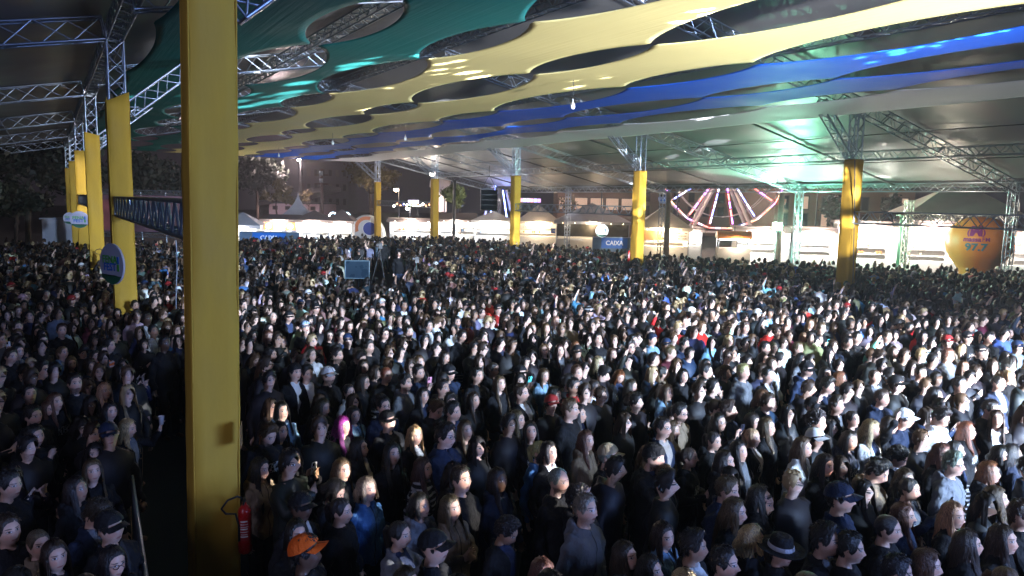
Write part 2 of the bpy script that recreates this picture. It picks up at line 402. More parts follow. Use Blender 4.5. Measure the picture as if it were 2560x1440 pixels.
# stretched cloth ceiling in strips, scalloped so that leaf-shaped holes stay open between them
BND = [1.6, 4.7, 7.1, 10.0, 13.0, 15.9, 18.6, 22.4]
NODES = sorted([R_U0 + BAY * j for j in range(-2, 5)] + [R_U0 - 4.15 + BAY * j for j in range(-1, 5)])
def lens(u):
    for a, b in zip(NODES, NODES[1:]):
        if a <= u <= b:
            t = (u - a) / (b - a); return (.145 * (b - a)) * (4 * t * (1 - t)) ** .8, t
    return 0, 0
STR = [('dark green cloth strip along the near pillars', GREEN), ('green cloth strip next to the yellow strips', GREEN), ('pale yellow cloth strip next to the green', YEL), ('pale yellow cloth strip next to the blue', YEL),
       ('bright blue cloth strip next to the yellow', BLUE), ('darker blue cloth strip next to the white', BLUE), ('white cloth strip along the far pillars', WHI)]
for i, (lab, m) in enumerate(STR):
    n0, n1 = BND[i], BND[i + 1]; u0, u1 = NODES[0], NODES[-1]; V = []; S = []
    for u in np.linspace(u0 + .01, u1 - .01, 330):
        a, t = lens(u); e = 0.02; row = []
        wv = math.sin(math.pi * t)
        ea = (a + e) if i > 0 else .15 + .3 * a; eb = (a + e) if i < len(STR) - 1 else .1 + .3 * a
        for j in range(15):
            s_ = j / 14; n = n0 + ea + (n1 - eb - n0 - ea) * s_
            z = 7.0 + .012 * math.sin(i * 2.1 + u * .21) + .03 * wv * (.5 - s_)
            row.append(tuple(un(u, n, z))); S.append((u, n, 0))
        V.append(row)
    o = MB().grid(np.array(V)).build('ceiling_cloth', m, None, True)
    at = o.data.attributes.new('strip', 'FLOAT_VECTOR', 'POINT'); at.data.foreach_set('vector', np.array(S).ravel())
    sd = o.modifiers.new('thick', 'SOLIDIFY'); sd.thickness = .004
    tag(o, lab + ' overhead, stretched between nodes', 'cloth', 'striped cloth ceiling')

def to_metres(objs):
    for o in objs:
        if o.parent is None and o.type in ('MESH', 'EMPTY'): o.location = Vector(o.location) * K; o.scale = Vector(o.scale) * K
to_metres([o for o in bpy.data.objects if o.name != 'ground'])
# ------------------------------------------------------------------ people: shared body, clothing and hair shapes
def gs(*a): return np.exp(-sum(k * k for k in a))
def head_pts(d, feat=True, hw=.074, jaw=.30, nose=1.0):
    d = np.asarray(d, float)
    p = d / (np.abs(d) ** 2.35).sum(-1, keepdims=True) ** (1 / 2.35)
    x, y, z = p[..., 0] * hw, p[..., 1] * .097, p[..., 2] * .119
    t = np.clip(-z / .119, 0, 1)
    x = x * (1 - jaw * t ** 1.5); y = np.where(y > 0, y * (1 - .42 * t ** .8), y * (1 - .03 * t))
    y = np.where((y > 0) & (z > 0), y * 1.04, y)
    if feat:
        fr = np.clip(-y / .05, 0, 1); s = np.clip((.020 - z) / .050, 0, 1); ax = np.abs(x)
        nh = (.004 + .027 * s ** 1.2) * nose * np.where(z < -.030, gs((z + .030) / .006), 1) * (z < .03)
        dy = -nh * gs(x / (.009 + .008 * s))
        dy += .014 * gs((ax - .031) / .016, (z - .013) / .011)
        dy -= .010 * gs((ax - .028) / .026, (z - .035) / .009)
        dy -= .005 * gs((ax - .043) / .018, (z + .018) / .020)
        dy -= .009 * gs(x / .022, (z + .054) / .006) + .009 * gs(x / .018, (z + .069) / .007)
        dy += .004 * gs(x / .024, (z + .0612) / .003)
        dy -= .012 * gs(x / .020, (z + .102) / .015)
        y = y + dy * fr
    return np.stack([x, y, z], -1)
def dirgrid(nu, nv, v0=.01, v1=math.pi - .01):
    a = np.linspace(0, 2 * np.pi, nu, endpoint=False); b = np.linspace(v0, v1, nv); A, B = np.meshgrid(a, b)
    return np.stack([np.sin(B) * np.cos(A), np.sin(B) * np.sin(A), np.cos(B)], -1)
HEAD0 = Vector((0, -.018, 1.603)); PIV = Vector((0, .012, 1.52))
def capsule(q, p0, r0, p1, r1, n=10):
    p0, p1 = Vector(p0), Vector(p1); d = (p1 - p0).normalized(); pts = []; rs = []
    for a in (-.98, -.8, -.45, 0): pts.append(p0 + d * (a * r0)); rs.append(r0 * math.sqrt(1 - a * a))
    for a in (0, .45, .8, .98): pts.append(p1 + d * (a * r1)); rs.append(r1 * math.sqrt(1 - a * a))
    q.tube(pts, rs, n)
def rings(q, prof, cx=0, n=24):          # prof: z, half width, half depth, y centre
    a = np.linspace(0, 2 * np.pi, n, endpoint=False)
    V = np.array([[(cx + hw * np.sign(math.cos(t)) * abs(math.cos(t)) ** .85, yc + hd * np.sign(math.sin(t)) * abs(math.sin(t)) ** .85, z) for t in a] for z, hw, hd, yc in prof])
    k = q.n; q.grid(V, True); m = len(prof)
    q.f.append(tuple(k + i for i in range(n - 1, -1, -1))); q.f.append(tuple(k + (m - 1) * n + i for i in range(n)))
POSES = {   # elbow and wrist of right (-x) and left (+x) arm, hand direction
 'down':  (((-.245, .03, 1.12), (-.25, -.06, .88), (0, -.1, -1)), ((.245, .03, 1.12), (.25, -.06, .88), (0, -.1, -1))),
 'chest': (((-.25, -.03, 1.13), (-.07, -.25, 1.20), (.6, -.2, .5)), ((.25, -.03, 1.12), (.05, -.27, 1.17), (-.7, -.1, .4))),
 'phone': (((-.24, -.17, 1.22), (-.10, -.37, 1.44), (.15, -.1, 1)), ((.245, .03, 1.12), (.25, -.06, .88), (0, -.1, -1))),
 'phone2': (((-.23, -.18, 1.22), (-.075, -.38, 1.50), (.25, -.1, 1)), ((.23, -.18, 1.22), (.065, -.38, 1.48), (-.25, -.1, 1))),
 'raise': (((-.30, -.12, 1.50), (-.26, -.22, 1.76), (.1, -.2, 1)), ((.245, .03, 1.12), (.25, -.06, .88), (0, -.1, -1))),
 'chin':  (((-.20, -.19, 1.16), (-.05, -.20, 1.385), (.25, .1, 1)), ((.25, -.03, 1.12), (.02, -.24, 1.13), (-.8, -.1, .1))),
 'cup':   (((-.27, -.10, 1.14), (-.17, -.36, 1.26), (.1, -.6, .5)), ((.245, .03, 1.12), (.25, -.06, .88), (0, -.1, -1))),
 'cupup': (((.245, .03, 1.12), (.25, -.06, .88), (0, -.1, -1)), ((-.34, -.14, 1.30), (-.27, -.30, 1.52), (.1, -.1, 1))),
}
def hand(q, w, d, side, open_=True):
    HS = .87; q0 = q; q = MB(); w0 = Vector(w); w = Vector((0, 0, 0)); d = Vector(d).normalized(); x = d.cross(Vector((0, -1, 0)))
    x = x.normalized() if x.length > .1 else Vector((1, 0, 0)); nrm = x.cross(d)
    for k in (-1, 0, 1): capsule(q, w + x * (.018 * k) + d * .01, .016, w + x * (.024 * k) + d * .085, .014, 8)
    for k, L in ((-1.5, .060), (-.5, .075), (.5, .078), (1.5, .066)):
        b0 = w + x * (.019 * k) + d * .09; spread = (.028 if open_ else .02) * k
        k1 = b0 + d * (L * .55) + x * (spread * .3) + nrm * (.004 if open_ else .015)
        k2 = b0 + (d * (L if open_ else L * .7)) + x * (spread * .55) + nrm * (.014 if open_ else .045)
        capsule(q, b0, .0095, k1, .009, 6); capsule(q, k1, .009, k2, .0078, 6)
    t0 = w + x * (.026 * side) + d * .03; t1 = t0 + x * (.030 * side) + d * .035 + nrm * .012
    capsule(q, t0, .0125, t1, .011, 6); capsule(q, t1, .0105, t1 + d * .03 + x * (.006 * side) + nrm * .01, .009, 6)
    q0.add(np.concatenate(q.v) * HS + np.array(w0), q.f)
TS = bpy.data.scenes.new('workshop')       # shapes are worked here, apart from the scene
def worked(ob):
    TS.view_layers[0].update(); return bpy.data.meshes.new_from_object(ob.evaluated_get(TS.view_layers[0].depsgraph))
def remesh(q, vox, smooth_it, target=None, protect=None):
    me = q.mesh('tmp'); ob = bpy.data.objects.new('tmp', me); TS.collection.objects.link(ob)
    r = ob.modifiers.new('r', 'REMESH'); r.mode = 'VOXEL'; r.voxel_size = vox
    if smooth_it:
        s_ = ob.modifiers.new('s', 'SMOOTH'); s_.factor = .5; s_.iterations = smooth_it
    out = worked(ob)
    bpy.data.objects.remove(ob); bpy.data.meshes.remove(me)
    return decim(out, target, protect) if target else out
def decim(me, target, protect=None):
    n = sum(len(p.vertices) - 2 for p in me.polygons)
    if n <= target: return me
    ob = bpy.data.objects.new('tmp', me); TS.collection.objects.link(ob)
    d = ob.modifiers.new('d', 'DECIMATE'); d.ratio = target / n
    if protect is not None:
        vg = ob.vertex_groups.new(name='g'); co = np.empty(len(me.vertices) * 3); me.vertices.foreach_get('co', co); co = co.reshape(-1, 3)
        wv = protect(co)
        for lev in (.02, .3, 1.0):
            idx = np.nonzero(np.isclose(wv, lev))[0]
            if len(idx): vg.add(idx.tolist(), lev, 'REPLACE')
        d.vertex_group = 'g'; d.vertex_group_factor = 1.0; d.invert_vertex_group = False
    out = worked(ob); bpy.data.objects.remove(ob)
    return out
def coords(me):
    co = np.empty(len(me.vertices) * 3); me.vertices.foreach_get('co', co); return co.reshape(-1, 3)
def head_matrix(pitch, yaw):
    return Matrix.Translation(PIV) @ Matrix.Rotation(yaw, 4, 'Z') @ Matrix.Rotation(pitch, 4, 'X') @ Matrix.Translation(HEAD0 - PIV)
def set_hp(me, HM):
    co = coords(me); I = np.array(HM.inverted()); h = co @ I[:3, :3].T + I[:3, 3]
    h[co[:, 2] < 1.40] = (9, 9, 9)
    a = me.attributes.get('hp') or me.attributes.new('hp', 'FLOAT_VECTOR', 'POINT'); a.data.foreach_set('vector', h.ravel())
def torso(sex, o=0.0):
    m = 1.0 if sex == 'M' else .9
    return [(.84, .165 * m + o, .11 + o, 0), (.95, .172 + o, .118 + o, .005), (1.08, .150 * m + o, .105 + o, 0), (1.20, .165 * m + o, .115 + o, -.008), (1.30, .185 * m + o, .118 + o, -.004),
            (1.375, .172 * m + o, .095 + o, .005), (1.415, .125 * m + o, .078 + o, .01), (1.455, .07 + o * .6, .062 + o * .6, .012)]
def make_body(sex, pose, pitch, yaw, seed):
    rr = random.Random(seed); q = MB(); HM = head_matrix(pitch, yaw)
    d = dirgrid(72, 64); hp = head_pts(d, True, (.075 if sex == 'M' else .0715) * rr.uniform(.97, 1.04), (.25 if sex == 'M' else .33) + rr.uniform(-.03, .03), rr.uniform(.85, 1.15))
    A = np.array(HM); hv = hp @ A[:3, :3].T + A[:3, 3]; k = q.n; q.grid(hv, True)
    q.f.append(tuple(k + i for i in range(71, -1, -1))); q.f.append(tuple(k + 63 * 72 + i for i in range(72)))
    for sx in (-1, 1):
        e = MB().sphere((0, 0, 0), (.010, .021, .032), 12, 9); ev = np.concatenate(e.v); ev = ev @ np.array(Matrix.Rotation(sx * R(-18), 3, 'Z')).T + np.array((sx * .0765, .016, -.008))
        q.add(ev @ A[:3, :3].T + A[:3, 3], e.f)
    nr = .056 if sex == 'M' else .048
    q.tube([(0, .03, 1.36), (0, .022, 1.44), (0, .012, 1.50), HM @ Vector((0, .012, -.05)), HM @ Vector((0, .012, 0))], [nr + .015, nr, nr * .95, nr * .95, nr * .8], 16)
    rings(q, torso(sex, -.014))
    m = 1.0 if sex == 'M' else .88
    for sx, (el, wr, hd) in zip((-1, 1), POSES[pose]):
        sh = (sx * .165 * m, .008, 1.372)
        if pose == 'cupup': el = (abs(el[0]) * sx, el[1], el[2]); wr = (abs(wr[0]) * sx, wr[1], wr[2])
        sh = (sh[0] * .95, sh[1], sh[2] - .012); capsule(q, sh, .044 * m, el, .036 * m); capsule(q, el, .036 * m, wr, .028)
        hand(q, wr, hd, 1 if sx < 0 else -1, pose in ('raise', 'chest'))
        capsule(q, (sx * .088, 0, .90), .085, (sx * .095, -.01, .50), .058); capsule(q, (sx * .095, -.01, .50), .057, (sx * .1, .02, .09), .042)
        capsule(q, (sx * .1, .05, .045), .040, (sx * .11, -.13, .035), .034)
    me = remesh(q, .0072, 1, 14000, lambda c: np.where(c[:, 2] > 1.44, 1.0, np.where(c[:, 2] > 1.38, .3, .02)))
    me.name = 'body'; me.polygons.foreach_set('use_smooth', [True] * len(me.polygons)); set_hp(me, HM)
    return me, HM
def make_top(sex, pose, style, seed):
    q = MB(); rings(q, torso(sex, .022) if style != 'puffer' else torso(sex, .04)); m = 1.0 if sex == 'M' else .88; o = .014 if style != 'puffer' else .026
    q.tube([(0, .02, 1.40), (0, .016, 1.455)], [.105, .076], 18)
    for sx, (el, wr, hd) in zip((-1, 1), POSES[pose]):
        if pose == 'cupup': el = (abs(el[0]) * sx, el[1], el[2]); wr = (abs(wr[0]) * sx, wr[1], wr[2])
        capsule(q, (sx * .163 * m, .008, 1.368), .053 * m + o * .8, el, .043 * m + o); capsule(q, el, .043 * m + o, Vector(wr).lerp(Vector(el), .06), .033 + o * .7)
    if style == 'hoodie':
        for t in np.linspace(0, 2 * math.pi, 15)[:-1]:
            b = .5 + .5 * math.sin(t)
            q.sphere((.092 * math.cos(t), .03 + .088 * math.sin(t), 1.425 + .035 * b), (.038, .036, .034 + .02 * b), 8, 6)
        q.sphere((0, .125, 1.40), (.11, .05, .09), 12, 8)
    if style == 'jacket':
        for t in np.linspace(-.95, math.pi + .95, 16):
            q.sphere((.082 * math.cos(t), .018 + .075 * math.sin(t), 1.452), (.020, .020, .030), 8, 6)
    if style == 'puffer':
        for z in np.arange(.92, 1.38, .085):
            pr = [p for p in torso(sex, .048)]; hw = np.interp(z, [p[0] for p in pr], [p[1] for p in pr]); hd = np.interp(z, [p[0] for p in pr], [p[2] for p in pr])
            rings(q, [(z - .032, hw - .012, hd - .012, 0), (z, hw + .008, hd + .008, 0), (z + .032, hw - .012, hd - .012, 0)])
        for t in np.linspace(-1.1, math.pi + 1.1, 18):
            q.sphere((.085 * math.cos(t), .018 + .078 * math.sin(t), 1.465), (.026, .026, .045), 8, 6)
    me = remesh(q, .012, 3, 5200)
    co = coords(me); ph = seed * 1.7
    f = .009 * np.sin(co[:, 2] * 34 + 5 * np.sin(co[:, 0] * 9 + ph) + ph) + (.007) * np.sin(co[:, 0] * 45 + co[:, 2] * 26 + ph * 2)
    no = np.empty(len(co) * 3); me.vertices.foreach_get('normal', no); co = co + no.reshape(-1, 3) * f[:, None]
    me.vertices.foreach_set('co', co.ravel()); me.update(); me.polygons.foreach_set('use_smooth', [True] * len(me.polygons)); me.name = 'top_' + style
    return me
def make_trousers(sex):
    q = MB(); rings(q, [(.80, .172, .125, 0), (.90, .18, .128, .005), (.98, .172, .122, .004)])
    for sx in (-1, 1): capsule(q, (sx * .088, 0, .88), .096, (sx * .096, -.01, .50), .073); capsule(q, (sx * .096, -.01, .5), .073, (sx * .1, .015, .07), .062)
    me = remesh(q, .02, 3, 1400); me.polygons.foreach_set('use_smooth', [True] * len(me.polygons)); me.name = 'trousers'; return me

def hairline(a):                          # lowest polar angle reached by hair around the head (a = 0 at the face)
    t = abs((a + math.pi) % (2 * math.pi) - math.pi)
    return np.interp(t, [0, .45, .8, 1.05, 1.35, 1.6, 2.0, math.pi], [.86, .90, 1.10, 1.52, 1.75, 1.55, 2.05, 2.22])
def cap_grid(thick, nu=56, nv=22, limf=None, lift=0.0):
    V = []
    for j in range(nv):
        row = []
        for i in range(nu):
            a = 2 * math.pi * i / nu; lim = (limf or hairline)(a); b = .02 + (lim - .02) * j / (nv - 1)
            d = np.array([math.sin(b) * math.sin(a), -math.sin(b) * math.cos(a), math.cos(b)])
            p = head_pts(d[None], False)[0]; l = np.linalg.norm(p); th = thick(a, b, lim, i, j)
            row.append(p / l * (l + th) + np.array((0, 0, lift)))
        V.append(row)
    return np.array(V)
def noise3(x, y, s): return math.sin(x * 3.1 + s) * math.cos(y * 2.7 - s * 1.3) + .5 * math.sin(x * 7.3 - y * 5.1 + s * 2.2)
def edge(b, lim): return min(1.0, (lim - b) / .22)
def strips(q, paths, width):
    for pts in paths:
        n = len(pts); V = []
        for k, p in enumerate(pts):
            p = Vector(p); out = Vector((p.x, p.y * .8, 0)); out = out.normalized() if out.length > 1e-4 else Vector((0, 1, 0))
            t = (Vector(pts[min(k + 1, n - 1)]) - Vector(pts[max(k - 1, 0)])).normalized(); s_ = t.cross(out); s_ = s_.normalized() if s_.length > 1e-4 else Vector((1, 0, 0))
            ww = width * (.7 + .3 * math.sin(math.pi * k / (n - 1))) * (1 if k < n - 1 else .3)
            V.append([tuple(p - s_ * ww / 2), tuple(p + out * width * .18), tuple(p + s_ * ww / 2)])
        q.grid(np.array(V))
def long_paths(seed, length, wave, nstr, part=.0, spread=1.0, vol=.016):
    rr = random.Random(seed); paths = []
    for i in range(nstr):
        a = (1.12 + (2 * math.pi - 2.24) * (i + rr.random() * .8) / nstr)      # from one temple round the back to the other
        sx = math.sin(a); pts = []; L = length * rr.uniform(.82, 1.08); ph = rr.uniform(0, 6)
        ext = vol * rr.uniform(.6, 1.25)
        for k in range(4):
            b = .12 + 1.28 * k / 3
            aa = a if k else a * .6 + math.pi * .4
            d = np.array([math.sin(b) * math.sin(aa), -math.sin(b) * math.cos(aa), math.cos(b)]); p = head_pts(d[None], False)[0]; l = np.linalg.norm(p); p = p / l * (l + ext); pts.append(p)
        e = pts[-1]; fwd = -1 if math.cos(a) > .12 else .6
        for k in range(1, 7):
            t = k / 6
            x = e[0] * (1 + .10 * t * spread) + wave * math.sin(t * 7 + ph) * .5; y = e[1] + (.02 if fwd > 0 else -.01) * t + (.03 * t if fwd > 0 else 0) + wave * math.cos(t * 6 + ph) * .5
            if fwd > 0: y += .05 * math.sin(math.pi * min(1, t * 1.2)) * .5
            z = e[2] - L * t
            if z < -.2:                                                      # lie on the shoulders and back
                y += (.03 if fwd > 0 else -.05) * min(1, (-z - .2) / .1)
            pts.append(np.array((x, y, z)))
        paths.append(pts)
    return paths
HAIR = {}
def tufts(q, n, seed, L, up, limf=None):         # loose locks that break the smooth outline
    r_ = random.Random(seed); ps = []
    for i in range(n):
        a = r_.uniform(0, 2 * math.pi); lim = (limf or hairline)(a); b = r_.uniform(.05, max(.1, lim - .3)); pts = []
        da, db = r_.gauss(0, .12), r_.uniform(.1, .35)
        for k in range(4):
            t = k / 3; aa = a + da * t; bb = min(b + db * t * L / .03, lim - .06); d = np.array([math.sin(bb) * math.sin(aa), -math.sin(bb) * math.cos(aa), math.cos(bb)]); p_ = head_pts(d[None], False)[0]; l = np.linalg.norm(p_)
            pts.append(p_ / l * (l + .010 + .016 * topw(b) + up * math.sin(t * 1.9) * r_.uniform(.5, 1.4)))
        ps.append(pts)
    strips(q, ps, .010)
def topw(b): return max(0, 1 - b / 1.3)
def hair_mesh(q, name):
    me = q.mesh('hair_' + name, None, True); HAIR[name] = me; return me
def topw(b): return max(0, 1 - b / 1.3)
q = MB(); q.grid(cap_grid(lambda a, b, l, i, j: (.007 + .020 * topw(b) + .004 * noise3(a * 4, b * 9, 1)) * edge(b, l)), True); tufts(q, 150, 31, .03, .010); hair_mesh(q, 'short')
def qf(a, b, l, i, j):
    fr = max(0, math.cos(a)); return (.008 + .024 * topw(b) + .03 * fr * max(0, math.sin(b * 2.4)) * (b < 1.2) + .006 * noise3(a * 6, b * 10, 2)) * edge(b, l)
q = MB(); q.grid(cap_grid(qf), True); tufts(q, 170, 32, .035, .020); hair_mesh(q, 'quiff')
q = MB(); q.grid(cap_grid(lambda a, b, l, i, j: .004 * edge(b, l)), True); hair_mesh(q, 'shaved')
def receding(a):
    t = abs((a + math.pi) % (2 * math.pi) - math.pi); return np.interp(t, [0, .5, .8, 1.1, 1.4, 1.7, math.pi], [.35, .45, .9, 1.5, 1.72, 1.6, 2.2])
q = MB(); q.grid(cap_grid(lambda a, b, l, i, j: (.006 + .003 * noise3(a * 5, b * 9, 4)) * edge(b, l), limf=receding), True); hair_mesh(q, 'thinning')
q = MB(); q.grid(cap_grid(lambda a, b, l, i, j: (.024 + .022 * topw(b) + .011 * noise3(a * 9, b * 15, 5)) * edge(b, l), nu=80, nv=32), True)
rr = random.Random(3)
for i in range(170):
    a = rr.uniform(0, 6.28); lim = hairline(a); b = rr.uniform(.1, lim - .15); d = np.array([math.sin(b) * math.sin(a), -math.sin(b) * math.cos(a), math.cos(b)]); p = head_pts(d[None], False)[0]; l = np.linalg.norm(p)
    q.sphere(p / l * (l + .03 + .012 * topw(b)), .014 * rr.uniform(.7, 1.3), 6, 4)
hair_mesh(q, 'curly')
def long_style(name, seed, length, wave, nstr, vol, wid=.026, spread=1.0):
    q = MB(); q.grid(cap_grid(lambda a, b, l, i, j: (.008 + .008 * topw(b) + .0025 * math.sin(a * 40)) * edge(b, l)), True)
    strips(q, long_paths(seed, length, wave, nstr, vol=vol * .7, spread=spread), wid * 1.5); strips(q, long_paths(seed + 1, length * .95, wave, nstr, vol=vol, spread=spread), wid)
    tufts(q, 50, seed + 40, .05, .006)
    hair_mesh(q, name)
long_style('long', 11, .34, .006, 95, .016); long_style('wavy', 12, .36, .035, 110, .026, .026, 1.8); long_style('bob', 13, .13, .008, 90, .020, .024, .4); long_style('vlong', 14, .46, .012, 100, .018)
q = MB(); q.grid(cap_grid(lambda a, b, l, i, j: (.009 + .002 * math.sin(a * 46)) * edge(b, l)), True)
q.tube([(0, .085, .045), (0, .125, .055), (0, .145, .02), (0, .14, -.06), (0, .125, -.15), (0, .115, -.22)], [.018, .026, .030, .028, .022, .006], 10); hair_mesh(q, 'tied')
q = MB(); q.grid(cap_grid(lambda a, b, l, i, j: (.009 + .002 * math.sin(a * 46)) * edge(b, l)), True); q.sphere((0, .095, .085), (.042, .040, .038), 12, 8); hair_mesh(q, 'bun')

def facelim(a): return 1.18
HATS = {}
q = MB(); q.grid(cap_grid(lambda a, b, l, i, j: .024 + .012 * topw(b), limf=lambda a: 1.22 + .12 * (1 - math.cos(a)) / 2 - .12 * max(0, math.cos(a)), nv=14), True); HATS['cap'] = q.mesh('cap', None, True)
V = []
for i in range(13):
    a = -1.15 + 2.3 * i / 12; V.append([])
    for j in range(5):
        t = j / 4; r0 = .098; x = r0 * math.sin(a) * (1 - .05 * t); y = -.094 * math.cos(a) - .085 * t * (math.cos(a * .9)) ** .7 - .006; z = .050 - .012 * t - .030 * (math.sin(a) ** 2) * (.5 + .8 * t)
        V[-1].append((x, y, z))
q = MB(); q.grid(np.array(V)); HATS['brim'] = q.mesh('brim', None, True)
q = MB(); q.grid(cap_grid(lambda a, b, l, i, j: .018 + .016 * topw(b) + .003 * math.sin(a * 30), limf=lambda a: 1.18 + .42 * (1 - math.cos(a)) / 2, nv=16), True); HATS['beanie'] = q.mesh('beanie', None, True)
q = MB(); q.lathe([(.001, .165), (.05, .175), (.082, .160), (.092, .10), (.100, .052), (.125, .044), (.165, .050), (.190, .062), (.188, .058), (.16, .044), (.12, .036), (.098, .036)], 36); 
for v_ in q.v: v_[:, 1] *= 1.12
HATS['hat'] = q.mesh('brim_hat', None, True)
q = MB(); q.lathe([(.0945, .095), (.099, .092), (.1035, .062), (.100, .058)], 36)
for v_ in q.v: v_[:, 1] *= 1.12
HATS['band'] = q.mesh('hat_band', None, True)
q = MB()
for sx in (-1, 1):
    q.tube([(sx * .032 + .022 * math.cos(t), -.108 + .004 * abs(math.cos(t)), .010 + .017 * math.sin(t)) for t in np.linspace(0, 2 * math.pi, 15)], .0022, 5)
    q.tube([(sx * .055, -.102, .014), (sx * .075, -.05, .016), (sx * .078, .015, .012)], .0022, 5)
q.tube([(-.010, -.110, .013), (.010, -.110, .013)], .0022, 5); HATS['glasses'] = q.mesh('glasses', None, True)

# ---- person materials: colour comes from each object's own colour
def face_color(q, base, hx, beard):
    sx = q.n('SeparateXYZ'); q.t.links.new(hx, sx.inputs[0]); x, y, z = sx.outputs; ax = q.m('ABSOLUTE', x)
    fr = q.m('LESS_THAN', y, -.04)
    def ell(a, a0, ra, b, b0, rb):
        u_ = q.m('POWER', q.m('DIVIDE', q.m('SUBTRACT', a, a0), ra), 2); v_ = q.m('POWER', q.m('DIVIDE', q.m('SUBTRACT', b, b0), rb), 2)
        return q.m('MULTIPLY', q.rng(q.m('ADD', u_, v_), 1.25, .75), fr)
    c = base
    red = q.m('MAXIMUM', ell(ax, .045, .024, z, -.025, .024), ell(x, 0, .016, z, -.022, .02))
    c = q.mix(q.m('MULTIPLY', red, .35), c, q.mix(1.0, c, (1, .62, .55, 1), 'MULTIPLY'))
    low = q.rng(z, -.034, -.056); side = q.m('MAXIMUM', q.rng(ax, .030, .05), q.rng(z, -.046, -.06))
    bm = q.m('MULTIPLY', q.m('MULTIPLY', q.m('MULTIPLY', low, side), q.m('LESS_THAN', y, .02)), q.m('MULTIPLY', beard, q.m('GREATER_THAN', z, -.145)))
    c = q.mix(q.m('MULTIPLY', bm, q.rng(q.noise(hx, 60, 3), .3, .6, .45, .95)), c, (.03, .02, .016, 1))
    c = q.mix(q.m('MULTIPLY', ell(x, 0, .024, z, -.0615, .0095), .65), c, q.mix(1.0, c, (.75, .30, .30, 1), 'MULTIPLY'))
    c = q.mix(q.m('MULTIPLY', ell(x, 0, .020, z, -.0612, .0016), .7), c, (.04, .01, .01, 1))
    c = q.mix(q.m('MULTIPLY', ell(ax, .031, .022, z, .012, .013), .5), c, q.mix(1.0, c, (.45, .35, .35, 1), 'MULTIPLY'))  # eye sockets darkened in the colour, painted shade for depth
    c = q.mix(ell(ax, .031, .0155, z, .0125, .0066), c, (.50, .47, .45, 1))
    c = q.mix(ell(ax, .031, .0075, z, .0125, .0072), c, (.012, .009, .008, 1))
    c = q.mix(q.m('MULTIPLY', ell(ax, .031, .0165, z, .0185, .0028), .85), c, (.02, .014, .012, 1))
    zz = q.m('SUBTRACT', z, q.m('MULTIPLY', q.m('SUBTRACT', ax, .03), .02))
    c = q.mix(q.m('MULTIPLY', ell(ax, .031, .022, zz, .034, .0050), .85), c, (.03, .02, .016, 1))
    return c
def pmat(name, rough=.5, spec=.4):
    m = bpy.data.materials.new(name); m.use_nodes = True; t = m.node_tree; b = t.nodes['Principled BSDF']; b.inputs['Roughness'].default_value = rough; b.inputs['Specular IOR Level'].default_value = spec
    return m, b, NB(t)
SKIN, b, q = pmat('skin', .46, .45)
oi = q.n('ObjectInfo').outputs['Color']; hp = q.n('Attribute', attribute_name='hp').outputs['Vector']; bd = q.n('Attribute', attribute_name='beard', attribute_type='OBJECT').outputs['Fac']
co = q.n('TexCoord').outputs['Object']
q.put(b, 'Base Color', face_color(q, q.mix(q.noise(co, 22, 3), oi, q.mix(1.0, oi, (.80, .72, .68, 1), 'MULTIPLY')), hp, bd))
HAIRM, b, q = pmat('hair', .38, .5)
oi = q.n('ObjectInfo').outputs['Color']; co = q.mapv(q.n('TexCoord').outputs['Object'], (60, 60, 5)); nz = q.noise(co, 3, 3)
q.put(b, 'Base Color', q.mix(q.rng(nz, .35, .65), q.mix(1.0, oi, (.30, .28, .27, 1), 'MULTIPLY'), q.mix(1.0, oi, (1.5, 1.42, 1.35, 1), 'MULTIPLY')))  # strand tones, contrast raised so streak highlights are painted into the colour
bp = q.n('Bump'); bp.inputs['Strength'].default_value = .9; bp.inputs['Distance'].default_value = .012; q.t.links.new(nz, bp.inputs['Height']); q.t.links.new(bp.outputs[0], b.inputs['Normal'])
TOPM, b, q = pmat('clothing', .78, .25)
oi = q.n('ObjectInfo').outputs['Color']; inn = q.n('Attribute', attribute_name='inner', attribute_type='OBJECT').outputs['Color']; co = q.n('TexCoord').outputs['Object']
sx = q.n('SeparateXYZ'); q.t.links.new(co, sx.inputs[0]); x, y, z = sx.outputs
vm = q.m('MULTIPLY', q.m('LESS_THAN', q.m('ABSOLUTE', x), q.m('MULTIPLY', q.m('SUBTRACT', z, 1.0), .17)), q.m('MULTIPLY', q.m('LESS_THAN', y, -.02), q.m('GREATER_THAN', z, 1.0)))
vm = q.m('MULTIPLY', vm, q.n('Attribute', attribute_name='open', attribute_type='OBJECT').outputs['Fac'])
zip_ = q.m('MULTIPLY', q.m('LESS_THAN', q.m('ABSOLUTE', x), .006), q.m('LESS_THAN', y, -.03))
nz = q.noise(co, 7, 4); c = q.mix(nz, q.mix(1.0, oi, (.65, .65, .65, 1), 'MULTIPLY'), oi); c = q.mix(q.m('MULTIPLY', zip_, .7), c, (.01, .01, .01, 1))
rd = q.n('ObjectInfo').outputs['Random']
chest = q.m('MULTIPLY', q.m('MULTIPLY', q.m('LESS_THAN', q.m('ABSOLUTE', x), .085), q.m('LESS_THAN', q.m('ABSOLUTE', q.m('SUBTRACT', z, 1.24)), .055)), q.m('LESS_THAN', y, -.05))
ink = q.m('GREATER_THAN', q.noise(q.mapv(co, (60, 1, 34)), 1, 2), .5)
c = q.mix(q.m('MULTIPLY', q.m('MULTIPLY', chest, ink), q.m('GREATER_THAN', rd, .84)), c, (.45, .45, .44, 1))
band = q.m('MULTIPLY', q.m('GREATER_THAN', q.m('SINE', q.m('MULTIPLY', z, 95)), .3), q.m('LESS_THAN', rd, .018))
c = q.mix(q.m('MULTIPLY', band, .8), c, (.32, .32, .33, 1))
q.put(b, 'Base Color', q.mix(vm, c, inn))
